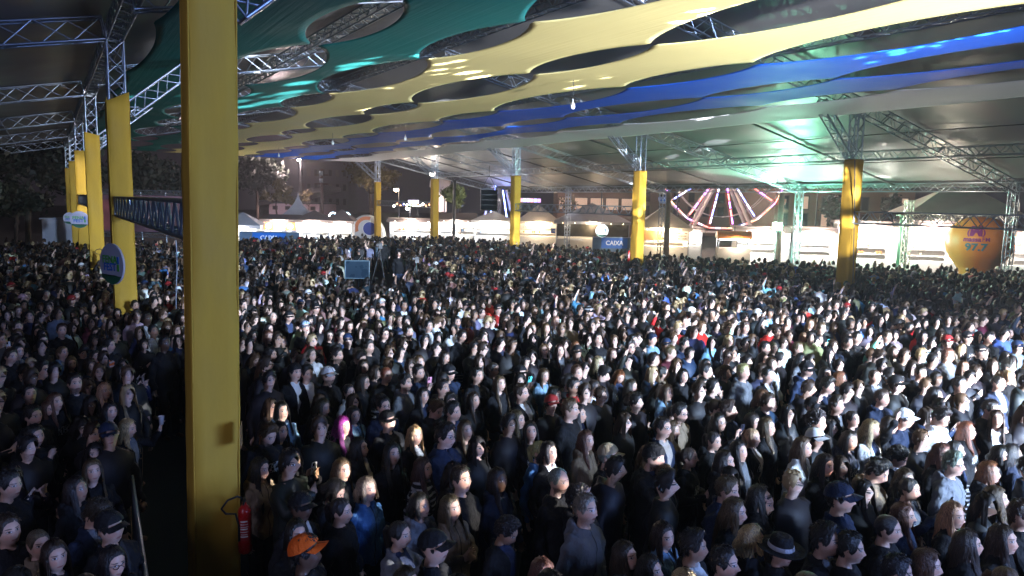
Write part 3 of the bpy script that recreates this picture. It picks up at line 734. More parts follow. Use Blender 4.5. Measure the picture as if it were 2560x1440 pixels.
bp = q.n('Bump'); bp.inputs['Strength'].default_value = 1.0; bp.inputs['Distance'].default_value = .045; q.t.links.new(q.noise(q.mapv(co, (1, 1, .55)), 11, 5, .6), bp.inputs['Height']); q.t.links.new(bp.outputs[0], b.inputs['Normal'])
GLS, b, q = pmat('spectacles', .25, .6); b.inputs['Base Color'].default_value = (.015, .015, .018, 1)
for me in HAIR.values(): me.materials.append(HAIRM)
for k, me in HATS.items(): me.materials.append(GLS if k == 'glasses' else TOPM)

PROTO = []
for i, (sx_, pose, pi_, ya) in enumerate([('M', 'down', 0, 0), ('M', 'down', 9, 0), ('M', 'down', 4, 16), ('M', 'chest', 7, -6), ('M', 'phone', 4, 0), ('M', 'raise', 8, 0), ('M', 'chin', 2, 6), ('M', 'down', -22, 0),
                                          ('F', 'down', 0, 0), ('F', 'down', 10, 0), ('F', 'down', 4, -14), ('F', 'chest', 8, 5), ('F', 'phone2', 5, 0), ('F', 'raise', 8, 0), ('F', 'cup', 3, 0), ('F', 'down', -22, 0), ('F', 'cupup', 0, 0)]):
    me, HM = make_body(sx_, pose, R(-pi_), R(ya), 100 + i); me.materials.clear(); me.materials.append(SKIN)
    tops = {st: make_top(sx_, pose, st, i) for st in ('jacket', 'hoodie')}
    if i in (0, 1, 8): tops['puffer'] = make_top(sx_, pose, 'puffer', i)
    for t_ in tops.values(): t_.materials.clear(); t_.materials.append(TOPM)
    PROTO.append(dict(sex=sx_, pose=pose, body=me, HM=HM, tops=tops, pitch=pi_))
TROU = make_trousers('M'); TROU.materials.clear(); TROU.materials.append(TOPM)
# ------------------------------------------------------------------ the crowd (in metres)
CH = CAM_H; KS = 1.0
CROPS = {'A': (0, 600, 3.428), 'B': (0, 1000, 3.273), 'C': (580, 680, 3.657), 'D': (580, 1000, 3.273), 'E': (1240, 1000, 3.273), 'F': (1860, 1000, 3.273), 'G': (1240, 680, 3.657), 'H': (1860, 680, 3.657)}
# x,y (head in the view) sex hair haircolour top pose flags
LIST = {
'A': '''105,290,M,s,k,k,d,Kw 490,275,M,s,d,k,d, 585,290,M,s,d,n,d,b 180,240,M,s,k,k,d, 740,220,F,l,k,k,d, 850,345,M,q,k,k,d, 745,390,F,l,d,k,d, 575,470,F,t,d,w,d,h 668,482,M,s,k,k,d, 730,475,F,l,b,e,d,h
380,470,M,s,k,k,d,t 240,505,M,s,d,k,d,Kp 130,610,F,l,b,k,d, 500,640,F,b,k,k,h, 810,660,F,v,k,k,d, 195,740,M,s,d,k,d, 365,780,F,l,k,k,d, 500,780,M,s,d,k,d, 395,855,F,t,k,k,d, 110,835,M,s,d,g,p, 45,1000,M,s,d,k,d, 150,960,M,s,k,g,d,
490,965,F,t,b,u,d, 610,1060,F,l,b,k,d, 790,1010,F,t,k,k,d, 870,960,F,t,k,o,c, 930,905,M,s,k,k,d, 300,1130,M,q,k,k,d,G 640,1230,M,s,k,k,d,bU 265,1330,M,s,k,k,d, 495,1390,F,l,b,k,d, 890,1310,F,l,y,k,h, 840,795,F,b,d,k,d,
1250,680,M,s,k,g,d,DU 1345,785,M,s,k,w,d,t 1440,895,M,s,k,k,d,DU 1360,610,F,l,b,e,d, 1285,530,M,s,d,k,d,G 1180,560,M,s,d,k,d, 1250,460,M,s,k,k,d,b 1190,480,F,l,k,k,d, 700,290,F,w,d,e,d, 60,640,F,l,d,u,d,''',
'B': '''310,120,M,s,k,k,d, 480,60,F,l,b,k,d, 880,110,F,l,k,k,d, 1030,230,F,v,y,k,U,A 310,280,M,s,k,k,u, 780,570,F,l,b,k,d,C 620,740,F,l,k,k,d,t 110,1020,M,s,d,k,d, 340,1160,F,t,b,e,d, 40,720,M,s,k,k,d, 560,1250,F,l,d,k,d,''',
'C': '''110,290,M,s,k,k,d, 255,890,F,v,b,k,d, 290,760,M,s,k,k,d,b 490,650,F,l,b,u,d, 740,750,M,s,d,w,d, 930,770,M,s,k,k,d,b 520,930,M,s,k,k,d,Bk 695,930,M,q,k,k,d,W 860,950,M,s,b,k,d,Kwb 1110,860,F,l,d,k,d, 1170,775,M,s,k,k,x, 1270,690,M,q,k,k,d,
1115,1090,F,t,k,w,d,G 1195,1000,F,l,d,k,d,G 1440,930,M,z,a,k,d, 1570,1030,M,q,k,g,d,hb 1730,915,M,s,k,n,p,b 1890,790,F,l,d,k,d, 1755,830,F,l,b,k,d, 2000,920,M,s,k,n,d,Kk 1900,1085,M,s,k,k,d, 2060,1180,M,q,k,k,d, 2190,1180,F,l,d,k,d, 2240,960,M,s,k,k,d, 2340,895,F,t,k,k,d, 2430,1030,F,v,b,k,d,
1410,1190,F,t,k,k,d,G 1720,1140,F,l,k,k,d, 970,580,M,s,k,k,d, 870,580,F,b,k,k,d,G 670,570,F,l,d,k,d, 710,510,M,s,d,g,d,KuG 365,520,F,l,k,k,d,G 310,580,F,l,b,k,d, 360,420,M,x,g,k,d, 480,410,M,s,k,k,d,Kk 830,440,F,l,d,p,d,h 1070,490,F,l,d,k,d, 1150,480,F,v,b,k,d, 1390,560,M,q,k,k,d,G
1600,440,M,z,d,n,d, 1460,430,M,s,d,k,d, 1820,500,M,s,k,n,d,P 1640,550,M,s,k,k,d, 2020,590,M,s,k,k,d,G 2060,460,M,s,k,k,d,b 2310,370,M,s,d,w,d, 1235,350,M,q,k,k,d, 1340,295,M,s,b,k,r,Kw 1530,310,M,s,k,k,d,t 730,330,M,s,k,k,d,Kk 600,260,M,s,k,k,d, 430,310,F,l,d,w,d, 510,350,F,l,k,k,d, 310,240,M,s,k,k,d,G
830,215,F,l,y,g,d, 1725,370,F,t,k,e,d,G 1870,390,M,s,d,k,d,G 2090,305,M,s,k,w,d,Kk 2290,610,F,t,k,k,d, 2230,660,F,l,k,k,d, 2500,430,F,l,k,k,d, 2430,350,M,s,d,r,d,Kk 2200,330,F,l,b,k,d, 1040,265,F,l,k,k,p, 1660,230,F,l,d,k,d,A 1790,80,M,q,k,k,d,''',
'D': '''215,300,M,q,b,k,x,b 410,90,F,l,k,u,d,L 365,250,F,v,k,k,d, 740,70,F,b,b,k,d, 860,225,F,w,p,k,d,L 1010,110,F,l,k,u,d, 1315,165,M,s,d,k,d,Kk 1500,285,F,l,y,k,d,L 1730,320,M,q,k,n,d,GPU 1945,250,F,l,b,k,d, 1070,400,F,l,k,k,d, 1270,460,F,v,k,k,d, 840,590,F,l,b,k,d,L 850,715,F,b,k,k,x,
1090,745,F,b,y,d,d,L 222,560,F,v,k,e,d, 450,490,F,w,k,k,p,t 465,890,M,s,k,k,d,KkDW 610,1280,M,s,k,k,d,KoD 930,890,F,t,k,k,d, 1590,830,F,b,k,g,d,t 1340,1110,F,t,k,g,P, 1910,690,M,s,k,k,d, 2230,640,F,l,k,n,d,D 2140,1090,F,c,k,k,x,t 1670,90,M,q,b,k,x, 1870,75,M,s,k,k,d, 1250,45,M,s,k,n,d,G 1850,880,F,l,b,e,c, 1530,560,F,l,d,k,d,''',
'E': '''130,160,F,v,b,k,d, 360,260,F,l,k,k,d,C 560,90,M,s,b,k,d,U 665,130,F,l,k,k,d, 290,420,F,t,y,d,d,L 540,660,M,x,g,k,d,b 745,340,F,l,b,e,d,h 935,460,M,s,g,k,d,Keb 1180,480,M,s,k,k,h,BkbU 1320,240,M,s,k,n,d,G 1430,255,F,l,b,e,d, 1480,110,M,s,k,e,d,Gb 1560,470,F,t,d,k,h, 1720,320,F,t,k,k,d, 1860,530,F,l,k,k,d,
1840,210,F,l,k,k,p,G 1965,110,M,q,d,n,d, 2020,430,F,l,k,k,d, 2120,320,F,t,y,k,d, 2230,210,F,l,b,k,d, 780,790,M,c,k,k,r,GL 715,920,M,s,g,g,d,hU 1370,620,F,l,b,k,d, 1830,730,M,s,b,n,d,P 1420,1050,F,l,d,u,d, 1960,930,F,v,b,k,d, 2110,850,F,t,k,n,u, 1150,1230,F,l,d,k,d, 1600,1220,M,q,k,k,d,t 440,1330,F,l,b,k,d,L 2050,1140,F,b,y,k,d,A 430,450,F,b,k,k,d, 1300,1330,F,l,k,k,d, 1880,1330,M,s,k,k,d,''',
'F': '''60,170,F,l,k,k,d, 495,50,M,s,k,k,r,Kk 800,60,M,q,d,k,d, 640,190,M,c,k,k,d,L 920,160,F,t,k,k,d, 790,340,F,l,k,n,d,L 1010,240,F,w,y,w,d,L 1190,220,F,l,d,k,r, 1300,130,M,s,d,n,d,Kw 1590,150,M,q,k,w,x,GLU 1960,70,M,s,k,k,d,G 2070,150,F,l,d,k,d,C 1830,260,F,l,a,k,d, 580,540,F,l,k,k,d, 1060,570,M,q,k,e,x,hL
1235,470,F,c,k,k,x, 1530,450,F,l,b,k,d, 1625,530,M,q,g,g,d,Gh 1750,420,F,t,k,k,d, 2070,450,F,b,k,k,d,L 1400,660,F,l,b,k,d, 1290,720,F,t,k,n,p, 2010,600,F,l,a,k,d, 2050,770,F,w,b,k,d, 800,800,M,s,k,n,d,KnU 80,830,F,l,k,k,d, 580,1120,M,q,k,k,d, 1220,1030,M,z,k,k,d, 1730,930,F,l,y,k,d, 1830,1170,F,v,d,k,d, 2100,1120,F,v,d,k,d, 300,1230,F,t,k,k,d,Hk 1470,1370,F,l,b,k,d, 2220,470,F,l,k,n,d,A 900,1240,M,s,k,k,d, 420,380,F,l,b,w,d, 1200,1360,M,s,k,k,d,''',
'G': '''170,940,M,s,k,k,p,Kk 290,1090,M,s,d,k,d, 490,1120,F,v,k,k,d, 445,940,F,l,b,u,d, 770,920,M,s,b,k,d, 720,1050,M,s,k,r,p,t 880,1050,M,z,k,w,d,D 900,840,F,w,y,k,d, 1090,960,F,l,a,k,x, 1080,750,F,l,b,g,d, 1230,700,M,q,k,n,d,GU 1440,800,F,w,a,k,d, 1550,750,M,s,b,m,d, 1540,920,F,t,k,e,d,A 1680,960,F,b,k,k,d, 1210,1050,F,l,d,k,c, 1560,1100,F,l,b,u,d,
1880,910,M,s,k,k,d, 1960,860,F,l,k,w,d, 1900,1040,F,v,k,g,p, 2040,740,F,w,k,n,p, 2250,930,M,s,y,g,d, 2390,1120,F,l,b,k,d, 2470,950,M,s,k,k,d, 2490,1200,F,t,d,k,d, 760,690,F,l,a,k,d, 480,720,F,v,b,k,d, 600,720,F,l,d,k,d, 1420,610,M,s,k,u,d,Bn 980,630,M,s,k,k,d, 1280,640,M,s,k,k,d, 1790,660,M,q,k,n,d,h 1630,460,M,s,k,k,d, 1710,460,M,s,d,n,d, 1820,390,F,w,y,e,d, 1950,390,M,s,k,k,d,tC
2100,400,M,s,k,e,d,Bk 2230,510,M,q,d,g,d, 2400,700,M,s,k,k,d,b 2440,790,F,l,d,k,d, 970,490,F,l,k,k,d, 840,370,M,s,k,k,d,Kk 1010,335,M,s,d,g,d,KkG 90,420,F,l,k,w,d, 550,450,F,l,y,g,d, 630,510,F,l,d,g,d, 460,520,F,l,b,k,d, 390,520,F,b,b,k,d, 280,410,F,b,k,w,d, 1500,330,M,s,b,n,d,L''',
'H': '''300,690,F,l,b,k,d, 290,840,F,v,d,w,d, 480,700,M,s,b,k,d, 710,630,F,l,k,n,p, 890,640,M,s,k,k,d, 550,870,M,s,k,n,d,KkG 510,790,F,l,k,g,d, 1050,610,M,s,k,k,u, 1220,660,M,q,k,k,d, 670,1020,M,q,k,n,d, 850,960,F,l,a,k,d,A 750,930,F,l,k,k,d, 1190,960,M,z,d,g,d, 1390,1020,M,q,k,w,d, 1370,740,F,l,d,w,p,L 1580,920,M,s,k,k,d, 1910,770,M,s,b,g,d,L
2000,880,F,l,b,k,d, 1830,1140,F,l,k,k,d, 1260,1160,M,s,d,n,d, 2000,1030,M,s,k,k,d,G 2280,1020,M,z,k,n,d, 2440,960,F,t,y,k,d, 2370,860,M,q,k,e,d, 2170,730,M,s,k,k,d,Kk 2190,600,M,s,k,k,d, 2090,600,M,s,k,k,d,Kk 1630,590,F,l,k,k,d, 1470,510,M,s,k,k,d,b 1300,600,M,s,d,k,d, 430,530,F,l,y,k,d, 590,470,F,w,b,k,d, 460,420,F,t,k,k,d, 360,420,M,s,b,k,d,b 840,310,M,c,d,w,d, 730,520,M,s,b,k,d,G 880,230,F,l,k,k,d, 230,380,M,s,k,u,d,Bkt 950,570,F,l,d,k,d, 2400,560,F,l,k,u,d,''',
}
HC = {'k': ((.013, .010, .009), 'black'), 'd': ((.035, .020, .012), 'dark brown'), 'b': ((.10, .055, .028), 'brown'), 'a': ((.20, .070, .028), 'ginger'), 'y': ((.42, .30, .16), 'blonde'), 'g': ((.20, .20, .20), 'grey'), 'p': ((.22, .015, .16), 'purple')}
TC = {'k': ((.010, .010, .012), 'black'), 'n': ((.014, .024, .055), 'navy'), 'g': ((.16, .17, .19), 'grey'), 'w': ((.70, .70, .70), 'white'), 'e': ((.24, .18, .12), 'beige'), 'r': ((.42, .02, .015), 'red'), 'o': ((.72, .13, .015), 'orange'),
      'd': ((.06, .16, .36), 'denim blue'), 'm': ((.10, .015, .025), 'maroon'), 'p': ((.75, .35, .40), 'pink'), 'u': ((.22, .36, .50), 'light blue')}
HS_ = {'s': ('short', 'short'), 'q': ('quiff', 'swept-up'), 'z': ('shaved', 'cropped'), 'x': ('thinning', 'thinning'), 'l': ('long', 'long'), 'v': ('vlong', 'very long'), 'w': ('wavy', 'long wavy'), 't': ('tied', 'tied-back'), 'b': ('bob', 'bobbed'), 'c': ('curly', 'curly')}
SKIN_C = {'': (.58, .375, .285), 't': (.36, .215, .145), 'D': (.115, .065, .042)}
PW = {'d': '', 'c': ' with hands at chest', 'p': ' holding up a phone', 'r': ' with one arm raised', 'h': ' with hand at chin', 'u': ' holding a cup', 'x': ' looking down', 'U': ' raising a cup', 'P': ' holding up a phone'}
PI = {('M', 'd'): (0, 1, 2, 1), ('M', 'c'): (3,), ('M', 'p'): (4,), ('M', 'r'): (5,), ('M', 'h'): (6,), ('M', 'x'): (7,), ('M', 'u'): (4,), ('F', 'd'): (8, 9, 10, 9), ('F', 'c'): (11,), ('F', 'p'): (12,), ('F', 'P'): (12,), ('F', 'r'): (13,), ('F', 'h'): (11,), ('F', 'x'): (15,), ('F', 'u'): (14,), ('F', 'U'): (16,)}
ANCH = [((535, 1100), 'the widest yellow pillar'), ((300, 700), 'the second yellow pillar'), ((763, 1390), 'the orange cap'), ((830, 935), 'the white baseball cap'), ((842, 1070), 'the purple hair'), ((1950, 1375), 'the wide black hat'),
        ((1600, 1145), 'the black beanie'), ((1328, 1128), 'the lit denim jacket'), ((2345, 1045), 'the white sweater'), ((2170, 1075), 'the long blonde waves'), ((2105, 700), 'the stout far pillar'), ((1680, 830), 'the blonde in beige'),
        ((1640, 890), 'the ginger hair'), ((1440, 970), 'the red jacket'), ((1590, 640), 'the pillar by the ferris wheel'), ((2382, 890), 'the brightly lit face'), ((315, 1070), 'the silvery long hair'), ((808, 800), 'the pink hood'), ((1100, 600), 'the pillar by the leafy tree'),
        ((60, 850), 'the edge of the near aisle'), ((2480, 1350), 'the front corner by the stage'), ((1435, 1300), 'the grey-haired hoodie'), ((2230, 870), 'the raised white phone'), ((610, 1320), 'the near fire extinguisher')]
people = []; used = []; mobile = []
def place(px, py, sex, hair, hc, top, pose, fl, z0=0.0, rnd=None, nolabel=False):
    rnd = rnd or random
    sc_ = (1.02 if sex == 'M' else .955) * rnd.uniform(.975, 1.03) * (1.04 if 'U' in fl else 1)
    pr = PROTO[rnd.choice(PI[(sex, pose)])]
    hc_ = pr['HM'].translation; w_ = PZ(px, py, hc_.z * sc_ + z0)
    people.append(dict(px=px, py=py, pos=Vector((w_.x, w_.y, z0)), s=sc_, pr=pr, sex=sex, hair=hair, hc=hc, top=top, pose=pose, fl=fl, rnd=rnd.random()))
    used.append((w_.x, w_.y))
    return people[-1]
for cn, txt in LIST.items():
    x0, y0, k = CROPS[cn]
    for tok in txt.split():
        a = tok.split(','); place(x0 + float(a[0]) / k, y0 + float(a[1]) / k, *a[2:7], a[7] if len(a) > 7 else '')
for px, py, a in ((966, 606, 'M,s,k,k,d,'), (903, 628, 'M,s,k,k,d,'), (1003, 634, 'M,s,k,k,d,Kk')):   # camera crew on their riser
    place(px, py, *a.split(','), z0=.5 * K)
# fill the gaps between the people picked out above, nearest first
def free(x, y, d): return all((x - a) ** 2 + (y - b) ** 2 > d * d for a, b in used)
pil = [un(L_U0 + BAY * k, L_N) for k in range(6)] + [un(R_U0 + BAY * k, R_N) for k in range(5)] + [un(R_U0 + BAY * k, O_N) for k in range(5)]
used += [(p.x + dx, p.y + dy) for p in [q_ * K for q_ in pil] for dx in (-.2, .2) for dy in (-.2, .2)]
def blocked(px, py):
    if 325 < px < 470 and py > 850: return True                # the cleared walkway behind the near pillar
    if 420 < px < 640 and py > 900 or 420 < px < 720 and py > 1180: return True
    if 855 < px < 1010 and 615 < py < 700: return True         # camera riser
    return False
def topline(px): return np.interp(px, [-50, 200, 460, 620, 900, 1100, 1280, 1500, 1700, 1900, 2200, 2400, 2620], [604, 607, 606, 596, 592, 593, 603, 626, 640, 652, 664, 672, 680])
rr = random.Random(21); NFILL = 16
cand = []
for i in range(9000):
    y = rr.uniform(4.4, 14.5); x = rr.uniform(-.75, .75) * y; cand.append((y, x))
cand.sort(); fill = 0
for y, x in cand:
    if fill >= NFILL: break
    px, py = proj((x, y, 1.6))
    if not (-30 < px < 2590 and py < 1470) or blocked(px, py) or not free(x, y, .47): continue
    sx_ = rr.choice('MF')
    place(px, py, sx_, rr.choice('ssqzs' if sx_ == 'M' else 'llvwtb'), rr.choice('kkkddbby' if sx_ == 'F' else 'kkkddb'), rr.choice('kkkkknng'), rr.choice('dddddcx'), rr.choice(['', '', '', 'G', 't', 'h'] + (['b', 'Kk'] if sx_ == 'M' else [])), rnd=rr); fill += 1
print('people', len(people), 'filled', fill)

PHONE = {}
def phone_mesh(m):
    q = MB(); w_, h_, d_ = .036, .076, .0045; pts = []
    for cx, cy, a0 in ((w_ - .01, h_ - .01, 0), (-w_ + .01, h_ - .01, 90), (-w_ + .01, -h_ + .01, 180), (w_ - .01, -h_ + .01, 270)):
        pts += [(cx + .01 * math.cos(R(a0 + t)), cy + .01 * math.sin(R(a0 + t))) for t in (0, 30, 60, 90)]
    n = len(pts); q.add([(x, -d_, z) for x, z in pts] + [(x, d_, z) for x, z in pts], [tuple(range(n)), tuple(range(2 * n - 1, n - 1, -1))] + [(i, n + i, n + (i + 1) % n, (i + 1) % n) for i in range(n)])
    return q.mesh('phone_case', m)
PCOL = {'w': ('white', mat('phone_white', (.8, .8, .82), .3, var=0)), 't': ('teal', mat('phone_teal', (.10, .55, .50), .35, var=0)), 'k': ('dark', mat('phone_dark', (.02, .02, .03), .25, var=0)), 'p': ('pink', mat('phone_pink', (.8, .35, .45), .35, var=0))}
GLASSM = mat('phone_lens', (.01, .01, .012), .1, var=0)
SCREEN = mat('phone_screen', (.02, .02, .02), .1, var=0, emit=(.6, .75, 1), estr=1.2)
def add_phone(p, M, key, where):
    col, m = PCOL[key]
    if key not in PHONE: PHONE[key] = phone_mesh(m)
    e = thing('mobile_phone', ' '.join(f'{col} phone held up by one {where}'.replace(' nearest', '').split()[:16]), 'phone'); e.matrix_world = M
    link('case', PHONE[key], e)
    if 'bump' not in PHONE:
        q = MB(); q.box((-.017, -.0055, .052), (.026, .003, .040)); PHONE['bump'] = q.mesh('camera_bump', GLASSM)
        q = MB(); q.box((0, .0052, 0), (.066, .001, .144)); PHONE['scr'] = q.mesh('screen', SCREEN)
    link('camera_bump', PHONE['bump'], e); link('screen', PHONE['scr'], e)
CUP = MB().lathe([(.001, 0), (.028, 0), (.038, .11), (.040, .112), (.037, .11), (.027, .004)], 16).mesh('cup', mat('clear_plastic_cup', (.55, .5, .5), .2, var=.1), True)

DIRW = lambda dx, dy: ('left of' if dx < 0 else 'right of') if abs(dx) > abs(dy) * .9 else ('behind' if dy < 0 else 'in front of')
GARM = {'jacket': 'jacket', 'hoodie': 'hoodie', 'puffer': 'puffer jacket'}
labels = {}
LIT = []
for i, p in enumerate(people):
    fl, pr = p['fl'], p['pr']; rnd = random.Random(1000 + i)
    to = STAGE - p['pos']; yaw = math.atan2(to.y, to.x) + math.pi / 2 + rnd.gauss(0, R(9))     # bodies look along -Y
    if 'C' in fl: tc = -p['pos']; yaw = math.atan2(tc.y, tc.x) + math.pi / 2 + R(12)
    if 'A' in fl: yaw += R(42)
    st = 'puffer' if 'P' in fl and 'puffer' in pr['tops'] else 'hoodie' if 'h' in fl else ('jacket' if rnd.random() < .72 else 'hoodie')
    hname, hword = HS_[p['hair']]; hcol, hcw = HC[p['hc']]; tcol, tcw = TC[p['top']]
    hat = [(fl[k], fl[k + 1]) for k in range(len(fl) - 1) if fl[k] in 'KBH' and fl[k + 1] in 'wkponuegD']
    desc = 'person with '
    HCOLS = dict(w=(.78, .78, .78), k=(.012, .012, .014), p=(.7, .4, .42), o=(.85, .13, .01), n=(.015, .025, .06), u=(.35, .45, .6), e=(.3, .24, .16), g=(.2, .2, .2))
    HN = dict(w='white', k='black', p='pink', o='orange', n='navy', u='pale blue', e='tan', g='grey')
    if hat:
        hk, hcx = hat[0]; desc = f'person in {HN[hcx]} ' + {'K': 'baseball cap', 'B': 'beanie', 'H': 'wide-brimmed hat'}[hk]
        if hk in 'BK' and p['hair'] in 'qc': hname = 'short'
    else: desc += f'{hword} {hcw} hair'
    if 'b' in fl and p['sex'] == 'M': desc += ', beard'
    if 'G' in fl: desc += ' and glasses'
    desc += f', {tcw} {GARM[st]}' + PW[p['pose']]
    # where they stand, told from the nearest landmark
    (ax_, ay_), an = min(ANCH, key=lambda a: (a[0][0] - p['px']) ** 2 + 1.6 * (a[0][1] - p['py']) ** 2)
    dx, dy = p['px'] - ax_, p['py'] - ay_
    rel = '' if math.hypot(dx, dy) < 14 else f', {DIRW(dx, dy)} {an}'
    p['desc'], p['rel'], p['dist'] = desc, rel, math.hypot(dx, dy)
    e = thing('person', None, 'person', p['pos'], yaw, 'people standing in the crowd'); e.scale = (p['s'],) * 3; p['obj'] = e; lean = (rnd.gauss(0, R(2)), rnd.gauss(0, R(2.6))); e.rotation_euler = (lean[0], lean[1], yaw)
    HM = pr['HM']
    b = link('body', pr['body'], e); k = 'D' if 'D' in fl else 't' if 't' in fl else ''
    j = rnd.uniform(.85, 1.12); b.color = tuple(c * j for c in SKIN_C[k]) + (1,); b['beard'] = rnd.uniform(.8, 1) if 'b' in fl else (rnd.uniform(0, .35) if p['sex'] == 'M' else 0.0)
    h = link('hair', HAIR[hname], e, M=HM @ Matrix.Diagonal((1.0 if p['sex'] == 'M' else .97, 1, 1, 1))); h.color = tuple(c * rnd.uniform(.8, 1.2) for c in hcol) + (1,)
    t_ = link({'jacket': 'jacket', 'hoodie': 'hoodie', 'puffer': 'puffer_jacket'}[st], pr['tops'][st], e); j = rnd.uniform(.75, 1.25); t_.color = tuple(min(.8, c * j) for c in tcol) + (1,)
    t_['open'] = 1.0 if ('W' in fl or (st == 'jacket' and rnd.random() < .35)) else 0.0
    ic = rnd.choice(((.02, .02, .022), (.6, .6, .6), (.15, .16, .18), (.35, .30, .26), (.02, .03, .07))); ic = (.7, .7, .7) if 'W' in fl else ic; t_['inner'] = ic
    tr_ = link('trousers', TROU, e); tr_.color = rnd.choice(((.012, .013, .016, 1), (.03, .05, .10, 1), (.02, .02, .02, 1)))
    if hat:
        hk, hcx = hat[0]; cc = HCOLS[hcx] + (1,); SCL = Matrix.Diagonal((1.03, 1.03, 1, 1))
        if hk == 'K':
            tilt = Matrix.Rotation(R(-14), 4, 'X') if hcx == 'o' else Matrix.Identity(4)
            c_ = link('cap', HATS['cap'], e, M=HM @ tilt @ SCL); c_.color = cc; b_ = link('brim', HATS['brim'], c_); b_.color = cc
        elif hk == 'B': c_ = link('beanie', HATS['beanie'], e, M=HM @ SCL); c_.color = cc
        else:
            c_ = link('brim_hat', HATS['hat'], e, M=HM @ Matrix.Translation((0, .005, -.015)) @ Matrix.Rotation(R(8), 4, 'X')); c_.color = cc
            b_ = link('hat_band', HATS['band'], c_); b_.color = (.5, .5, .55, 1)
    if 'G' in fl: link('glasses', HATS['glasses'], e, M=HM)
    M0 = Matrix.Translation(p['pos']) @ Euler((lean[0], lean[1], yaw)).to_matrix().to_4x4() @ Matrix.Scale(p['s'], 4)
    if p['pose'] in 'pP' and pr['pose'] in ('phone', 'phone2'):
        hand_ = Vector((-.085, -.375, 1.565)) if pr['pose'] == 'phone' else Vector((-.004, -.405, 1.60))
        mobile.append((p, M0 @ Matrix.Translation(hand_) @ Matrix.Rotation(R(12), 4, 'X'), rnd.choice('wwtkwp')))
    if p['pose'] in 'uU' and pr['pose'] in ('cup', 'cupup'):
        wv = Vector((-.165, -.43, 1.285)) if pr['pose'] == 'cup' else Vector((.265, -.325, 1.60))
        p['cup'] = M0 @ Matrix.Translation(wv)
    if 'L' in fl: LIT.append((M0 @ HM.translation, p))
# labels that single each person out
from collections import defaultdict
grp = defaultdict(list)
for p in people: grp[p['desc'] + p['rel']].append(p)
seen = set()
for key, ps in grp.items():
    ps.sort(key=lambda p: p['dist'])
    for k, p in enumerate(ps):
        lab = key
        if len(ps) > 1 and p['rel']: lab = p['desc'] + ', ' + (['nearest', 'second nearest', 'third nearest', 'fourth nearest', 'fifth nearest', 'sixth nearest', 'seventh nearest'][min(k, 6)]) + ' ' + p['rel'][2:]
        wds = lab.split()
        if len(wds) > 16:
            lab = lab.replace('person with ', '').replace('person in ', '').replace(' baseball cap', ' cap').replace('one arm raised', 'arm raised').replace(' holding up a phone', ' with phone'); wds = lab.split()
            if len(wds) > 16: lab = ' '.join(w_ for w_ in wds if w_ != 'the')
        while lab in seen: lab += ' too'
        seen.add(lab); p['obj']['label'] = lab
for p, M, key in mobile:
    add_phone(p, M, key, 'with ' + p['desc'].replace('person with ', '').replace('person in ', '').split(',')[0] + p['rel'])
for p in people:
    if 'cup' in p:
        e = link('plastic_cup', CUP); e.matrix_world = p['cup']; tag(e, 'clear plastic cup held by person ' + ('with ' + p['desc'].replace('person with ', '').replace('person in ', '').split(',')[0] + p['rel']), 'cup')
# multi-beam effect light: thin beams that land on single faces
for i, (v, p) in enumerate(LIT):
    s0 = Vector((14.6 + .5 * (i % 3), -1.2 + .5 * (i % 4), 5.4)) * K; d = (v - s0).length
    colr = [(1, .93, .82), (1, .97, .95), (.9, .93, 1)][i % 3]
    spot('effect_beam', s0, v + Vector((0, 0, -.03)), 150 * d * d * (1.0 if i % 2 else .7), colr, math.degrees(2 * math.atan(.27 / d)), .45, .03)

